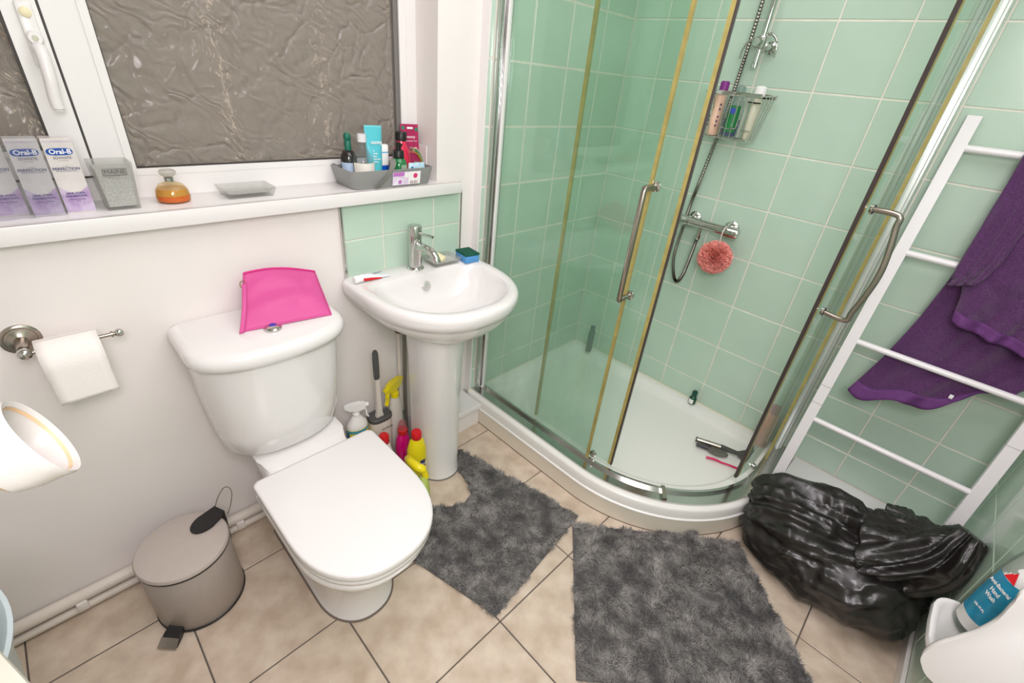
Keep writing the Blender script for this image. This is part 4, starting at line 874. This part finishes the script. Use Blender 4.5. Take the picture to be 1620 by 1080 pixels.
obj('packet',G().loft([rect(.062,.008,0,r=.003),rect(.066,.012,.03,r=.004),rect(.06,.004,.062,r=.002)]),mat('pale_cyan_film',(150,212,236),.25,coat=.4,col2=(222,240,246),nscale=60),t)
obj('blue_print',G().box((-.02,-.0062,.034),(.008,.0008,.034)).lathe([(.010,0),(.010,.001)],16,Z((.016,-.0058,.036),(0,-1,0))),mat('mid_blue_print',(30,110,180),.4),t,smooth=False)

# ---------------------------------------------------------------- things on the basin
D2=thing('basin_soap_dish','square glitter soap dish on the basin beside the tap','soap dish',(.985,1.275,.821),rz=-.05)
dish(D2,.118,.088,.022)
sb=obj('soap_bar',G().box((.972,1.272,.843),(.034,.042,.02),.008,rot=Matrix.Rotation(.25,3,'Z')@Matrix.Rotation(.25,3,'X')),mat('cream_soap',(244,232,190),.45,sss=.1)); tag(sb,'worn cream bar of soap in the glitter dish by the tap','soap')
SPg=thing('scouring_sponge','blue sponge with green scouring top on the basin corner','sponge',(1.082,1.245,.821),rz=-.12)
obj('sponge',G().box((0,0,.014),(.060,.072,.027),.003),mat('blue_foam',(92,160,222),.9,bump=.8,bscale=300,noise_amt=.2,nscale=200),SPg)
obj('scourer',G().box((0,0,.031),(.061,.074,.008),.002),mat('dark_green_scourer',(26,98,78),.95,bump=1,bscale=400,noise_amt=.4,nscale=200),SPg)
TPt=thing('toothpaste_tube','squeezed white toothpaste tube with red stripe on the basin edge','toothpaste tube',(.69,1.272,.822),rz=.12)
obj('tube',G().loft([[(x,w*math.cos(a),h*(1+math.sin(a))) for a in [2*PI*i/20 for i in range(20)]] for x,w,h in ((-.035,.010,.009),(-.028,.013,.012),(0,.016,.010),(.035,.019,.005),(.07,.021,.0012))]),mat('white_tube',(238,240,244),.3,coat=.3),TPt)
obj('red_stripe',G().loft([[(x,y0,z0),(x,y1,z0+.001),(x,y1-.0005,z1),(x,y0-.0006,z1-.001)] for x,y0,y1,z0,z1 in ((-.03,-.0128,-.011,.006,.016),(0,-.0165,-.015,.003,.012),(.035,-.0195,-.018,.001,.0055))]),m_red,TPt,smooth=False)
obj('cap',G().lathe([(.011,0),(.012,.002),(.012,.018),(.010,.022)],24,Z((-.035,0,.012),(-1,0,0))),m_white,TPt)
text('ACTIVE 3',.010,m_navy,frame((.028,0,.0155),(1,0,.12),(0,0,1)),TPt,ext=.0003)

# ---------------------------------------------------------------- cleaning things between toilet and basin
def trigger(t,z,m,ang=0,s=1.0,m2=None):
    Mt=Matrix.Translation((0,0,z))@Matrix.Rotation(ang,4,'Z')@Matrix.Diagonal((s,s,s,1))
    h=obj('trigger_head',G().lathe([(.013,0),(.013,.016),(.010,.018),(.009,.03)],20,Mt).loft([[Mt@Vector(p) for p in L] for L in ([(-.038,-.006,.045),(-.038,.006,.045),(-.038,.006,.053),(-.038,-.006,.053)],[(-.02,-.009,.032),(-.02,.009,.032),(-.02,.009,.058),(-.02,-.009,.058)],[(.012,-.010,.028),(.012,.010,.028),(.012,.010,.06),(.012,-.010,.06)],[(.035,-.008,.036),(.035,.008,.036),(.035,.008,.056),(.035,-.008,.056)])]),m,t)
    obj('trigger',G().loft([[Mt@(Vector(p)+Vector(q)) for q in ((0,-.006,0),(0,.006,0),(.005,.006,0),(.005,-.006,0))] for p in curve([(.026,0,.038),(.034,0,.022),(.034,0,.006),(.04,0,-.008)],4)]),m2 or m,h)
    obj('nozzle',G().lathe([(.008,0),(.008,.012),(.005,.013)],14,Mt@Z((.034,0,.047),(1,0,0))),m2 or m,h)
m_wb=mat('milky_plastic',(238,236,230),.35)
t=bottle('spray_bottle','white trigger spray bottle with yellow label beside the toilet brush','bottle',(.590,1.255,0),[(.036,0),(.040,.005),(.040,.272),(.036,.288),(.020,.308),(.014,.318)],m_wb,sy=.75)
trigger(t,.312,m_white,-.35)
cyl=lambda r,z0,z1,a0,a1,sy=1,n=16:G().loft([[(r*math.cos(a0+(a1-a0)*i/n),r*sy*math.sin(a0+(a1-a0)*i/n),z) for i in range(n+1)] for z in (z0,z1)],cap0=False,cap1=False,closed=False)
lb=obj('label',cyl(.0408,.06,.270,PI*.95,PI*2.05,.755),mat('yellow_label',(240,214,20),.4,col2=(248,226,70),nscale=20),t)
obj('blue_band',cyl(.0412,.256,.268,PI*.95,PI*2.05,.76),mat('teal_band',(70,160,180),.4),lb); obj('blue_edge',cyl(.0412,.12,.256,PI*.95,PI*1.12,.76),mat('blue_edge',(30,100,150),.4),lb)
text('SPRAY',.022,mat('orange_print',(240,130,20),.5),frame((.0,-.0325,.230),(1,0,0),(0,-1,0)),t)
BR=thing('toilet_brush','toilet brush with grey and white handle in an oval holder','toilet brush',(.682,1.255,0))
def ovl(w,d,z,n=32): return [(w*math.copysign(abs(math.cos(a))**.7,math.cos(a)),d*math.copysign(abs(math.sin(a))**.7,math.sin(a)),z) for a in [2*PI*i/n for i in range(n)]]
m_offw=mat('off_white_plastic',(226,218,208),.4)
obj('holder',G().loft([ovl(.040,.028,0),ovl(.042,.030,.004),ovl(.045,.032,.262)]),m_offw,BR)
obj('collar',G().loft([ovl(.046,.033,.258),ovl(.047,.034,.262),ovl(.047,.034,.272),ovl(.044,.031,.275),ovl(.038,.024,.268)]),m_dgrey,BR)
text('SCOUR',.014,m_dgrey,frame((.012,-.0345,.225),(1,0,0),(0,-1,0)),BR)
obj('handle_shaft',G().loft([[(w*sx,d*sy,z) for sx,sy in ((-1,-1),(1,-1),(1,1),(-1,1))] for z,w,d in ((.266,.015,.008),(.285,.011,.007),(.34,.008,.006),(.44,.008,.006))]),m_offw,BR)
obj('grip',G().loft([ovl(.009,.008,.44,16),ovl(.0105,.009,.45,16),ovl(.011,.009,.50,16),ovl(.010,.008,.55,16),ovl(.006,.005,.56,16)]),m_dgrey,BR)
t=bottle('spray_bottle','milky spray bottle with bright yellow trigger behind the pink bottle','bottle',(.757,1.262,0),[(.030,0),(.034,.005),(.034,.20),(.028,.26),(.020,.31),(.014,.325)],mat('milky_body',(232,228,216),.35,trans=.15),sy=.7)
trigger(t,.322,m_yellow,-2.75,1.25)
obj('liquid',G().lathe([(.028,.003),(.032,.006),(.032,.13),(.001,.131)],24,sy=.66),mat('straw_liquid',(212,196,150),.2),t)
obj('green_label',cyl(.0345,.18,.235,PI*1.75,PI*2.15,.72),mat('soft_green',(120,160,120),.5),t)
t=bottle('floor_cleaner','magenta bottle with red collar and clear cap','bottle',(.742,1.192,0),[(.028,0),(.032,.005),(.032,.13),(.026,.17),(.017,.195)],mat('magenta_gel',(214,0,120),.12,coat=.5),sy=.75)
obj('collar',G().lathe([(.018,.19),(.019,.192),(.019,.212),(.016,.214)],24),m_red,t)
obj('cap',G().lathe([(.017,.214),(.016,.235),(.010,.25),(.001,.252)],24),clear('pink_clear',(250,215,220),.2,hcol=(250,200,210)),t)
t=bottle('bleach_bottle','yellow bleach bottle with a red cap beside the pedestal','bottle',(.733,1.085,.0),[(.030,0),(.036,.005),(.037,.14),(.036,.195),(.026,.235),(.016,.25)],m_yellow,sy=.7,rz=-.3)
obj('cap',G().lathe([(.019,.247),(.020,.249),(.019,.273),(.016,.278),(.001,.279)],24),m_red,t)
lg=obj('badge',G().loft([[(.0375*math.cos(a),.0375*.7*math.sin(a)-.0005,z) for a in [PI*1.55+i*.09 for i in range(8)]] for z in (.11,.15)],cap0=False,cap1=False,closed=False),m_navy,t)
text('Dual',.015,m_white,frame((.020,-.0235,.13),(1,.35,0),(.35,-1,0)),t)
t=bottle('toilet_cleaner','bottle with a red cap mostly hidden by the toilet lid','bottle',(.645,1.165,0),[(.026,0),(.03,.004),(.03,.17),(.02,.21),(.014,.22)],m_wb,sy=.8)
obj('cap',G().lathe([(.018,.218),(.019,.22),(.018,.25),(.015,.255),(.001,.256)],24),m_red,t)
t=bottle('spray_bottle','green labelled spray bottle with a yellow head beside the toilet lid','bottle',(.648,.925,0),[(.028,0),(.033,.005),(.033,.17),(.026,.215),(.014,.235)],mat('pale_green_plastic',(196,214,110),.35,trans=.1),sy=.72,rz=1.2)
obj('label',cyl(.0336,.03,.14,PI*1.2,PI*2.3,.73),mat('lime_label',(190,214,60),.4),t)
obj('yellow_head',G().tube(curve([(0,-.01,.228),(.004,0,.262),(.01,.014,.272),(.045,.03,.268),(.085,.03,.245)],6),[.012]*6+[.015]*10+[.0145]*12,16),m_yellow,t)

# ---------------------------------------------------------------- soap shelf with hand wash (near wall)
SS=thing('ceramic_shelf','white ceramic shelf with swept side on the mint tiled near wall','shelf',(1.095,YN,.50))
def shelf():
    # plan outline, depth d out from wall (+y)
    w,d=.105,.125
    def plan(k,z,dd=0): 
        p=[]
        for i in range(17):
            a=PI*i/16; p.append((-w*k*math.copysign(abs(math.cos(a))**.45,math.cos(a))*1.0, .0+(d*k+dd)*abs(math.sin(a))**.55, z))
        return p
    return G().loft([plan(.35,-.05),plan(.75,-.035),plan(.97,-.012),plan(1.0,0),plan(.985,.010),plan(.90,.010),plan(.88,.004)],cap1=True)
obj('tray',shelf(),m_ceramic,SS,angle=70)
prof=[(.0,-.05),(.09,-.035),(.118,-.012),(.127,.012),(.124,.05),(.112,.09),(.10,.13),(.093,.18),(.095,.23),(.09,.27),(0,.30)]
P2=curve([(a,b,0) for a,b in prof],5)
g=G().loft([[(-.098,p.x*.99,p.y-.002) for p in P2],[(-.100,p.x,p.y) for p in P2],[(-.106,p.x,p.y) for p in P2],[(-.110,p.x*.99,p.y-.004) for p in P2]])
obj('side',g,m_ceramic,SS,angle=50)
obj('back_plate',G().bx((-.098,.0005,-.05),(.10,.010,.06),.004),m_ceramic,SS)
t=thing('hand_wash_bottle','clear antibacterial hand wash bottle with blue label on the ceramic shelf','bottle',(1.142,YN+.062,.510),rz=-.0)
t.scale=(1.12,1.12,1.62)
obj('body',G().loft([[(.040*k*math.cos(a),.026*k2*math.sin(a),z) for a in [2*PI*i/32 for i in range(32)]] for z,k,k2 in ((0,.85,.85),(.004,.97,.97),(.03,1.02,1.02),(.08,.98,.98),(.12,.8,.85),(.145,.5,.6),(.15,.35,.5))]),clear('clear_pet',(206,214,208),.22,hcol=(200,205,200)),t)
obj('pump_collar',G().lathe([(.015,.148),(.015,.165),(.006,.167),(.006,.19)],20),m_white,t)
obj('pump_spout',G().tube([(0,0,.19),(0,.0,.195),(-.035,.01,.192)],.006,10),m_white,t)
def wrap_lab(z0,z1,a0,a1,m,k=1.03,n=14,nm='label'):
    zz=[z0+(z1-z0)*i/4 for i in range(5)]
    def kk(z): return np.interp(z,[0,.03,.08,.12,.145],[.97,1.02,.98,.8,.5])
    return obj(nm,G().loft([[(.040*kk(z)*k*math.cos(a0+(a1-a0)*i/n),.026*kk(z)*k*math.sin(a0+(a1-a0)*i/n),z) for i in range(n+1)] for z in zz],cap0=False,cap1=False,closed=False),m,t)
A0,A1=PI*.52,PI*1.08
wrap_lab(.028,.105,A0,A1,mat('azure_label',(26,140,176),.35,coat=.2,noise_amt=.25,nscale=60))
wrap_lab(.012,.03,A0,A1,mat('pale_label',(214,212,208),.4),nm='ingredient_label')
wrap_lab(.105,.14,A0,A1,mat('grey_white_label',(220,220,216),.4),nm='top_label')
def lab_txt(s,size,z,a,m,bold=.01,k=1.09):
    kz=np.interp(z,[0,.03,.08,.12,.145],[.97,1.02,.98,.8,.5]); p=(.040*kz*k*math.cos(a),.026*kz*k*math.sin(a),z)
    n=Vector((math.cos(a)/.04,math.sin(a)/.026,0)).normalized(); x=Vector((-n.y,n.x,0))
    text(s,size,m,frame(p,x,n),t,bold=bold,ext=.0003)
lab_txt('Anti-Bacterial',.0074,.092,PI*.78,m_white); lab_txt('Hand',.0085,.083,PI*.78,m_white); lab_txt('Wash',.0085,.074,PI*.78,m_white); lab_txt('kills 99.9%',.005,.052,PI*.78,m_white,0)
rd=obj('red_triangle',G().prism([(-.011,-.007),(.011,-.007),(0,.009)],0,.0006,frame((.040*.76*1.1*math.cos(PI*.80),.026*.76*1.14*math.sin(PI*.80),.113),(-.6,-.5,0),(-.55,.8,.25))),m_red,t,smooth=False)

# ---------------------------------------------------------------- near left foreground
m_cup=mat('stained_white_ceramic',(240,236,232),.2,coat=.3,col2=(226,204,178),nscale=6,detail=2)
CP=thing('tilted_cup','white ceramic cup with a stained rim on its wall arm at the left edge','cup',(-.067,.548,1.09))
Mc=Z((0,0,0),(.94,0,.35))
obj('cup',G().lathe([(.029,-.040),(.034,-.038),(.040,-.024),(.0435,-.006),(.0455,0),(.0445,.003),(.040,.0),(.0375,-.012),(.033,-.030),(.026,-.035),(.001,-.036)],56,Mc),mat('white_glazed_ceramic',(216,210,205),.25,coat=.2),CP)
obj('stain',G().lathe([(.0397,-.0009),(.0388,-.004)],56,Mc,cap=False),mat('peach_stain',(228,190,150),.5),CP)
obj('foot_ring',G().lathe([(.026,-.0415),(.030,-.0415),(.0315,-.039)],40,Mc,cap=False),mat('brown_stain',(190,164,132),.6),CP)
ax=Vector((-.94,0,-.35)).normalized()
obj('arm',G().tube([ax*.03,ax*.05,ax*.08+Vector((-.03,0,.01)),Vector((-.833,0,-.03))],.006,12),m_chromed,CP)
BLK=thing('laundry_tub','pale blue round laundry tub at the left edge of the photo','tub',(-.482,.80,0))
obj('tub',G().lathe([(.15,0),(.16,.004),(.235,.56),(.250,.60),(.256,.62),(.250,.622),(.233,.60),(.155,.01)],64,cap=False),mat('pale_blue_plastic',(196,210,212),.35,coat=.2),BLK)
obj('base',G().lathe([(.156,.008),(.001,.009)],40),mat('tub_base',(190,204,206),.4),BLK)
CBt=thing('low_cabinet','cream painted low cabinet whose corner shows bottom left','cabinet',(-.195,.605,0),rz=.318)
obj('carcass',G().bx((-.45,-.55,0),(-.012,-.012,.77),.003),mat('cream_paint',(226,222,206),.4),CBt)
obj('worktop',G().bx((-.46,-.56,.77),(0,0,.80),.006),mat('cream_top',(230,227,212),.35),CBt)
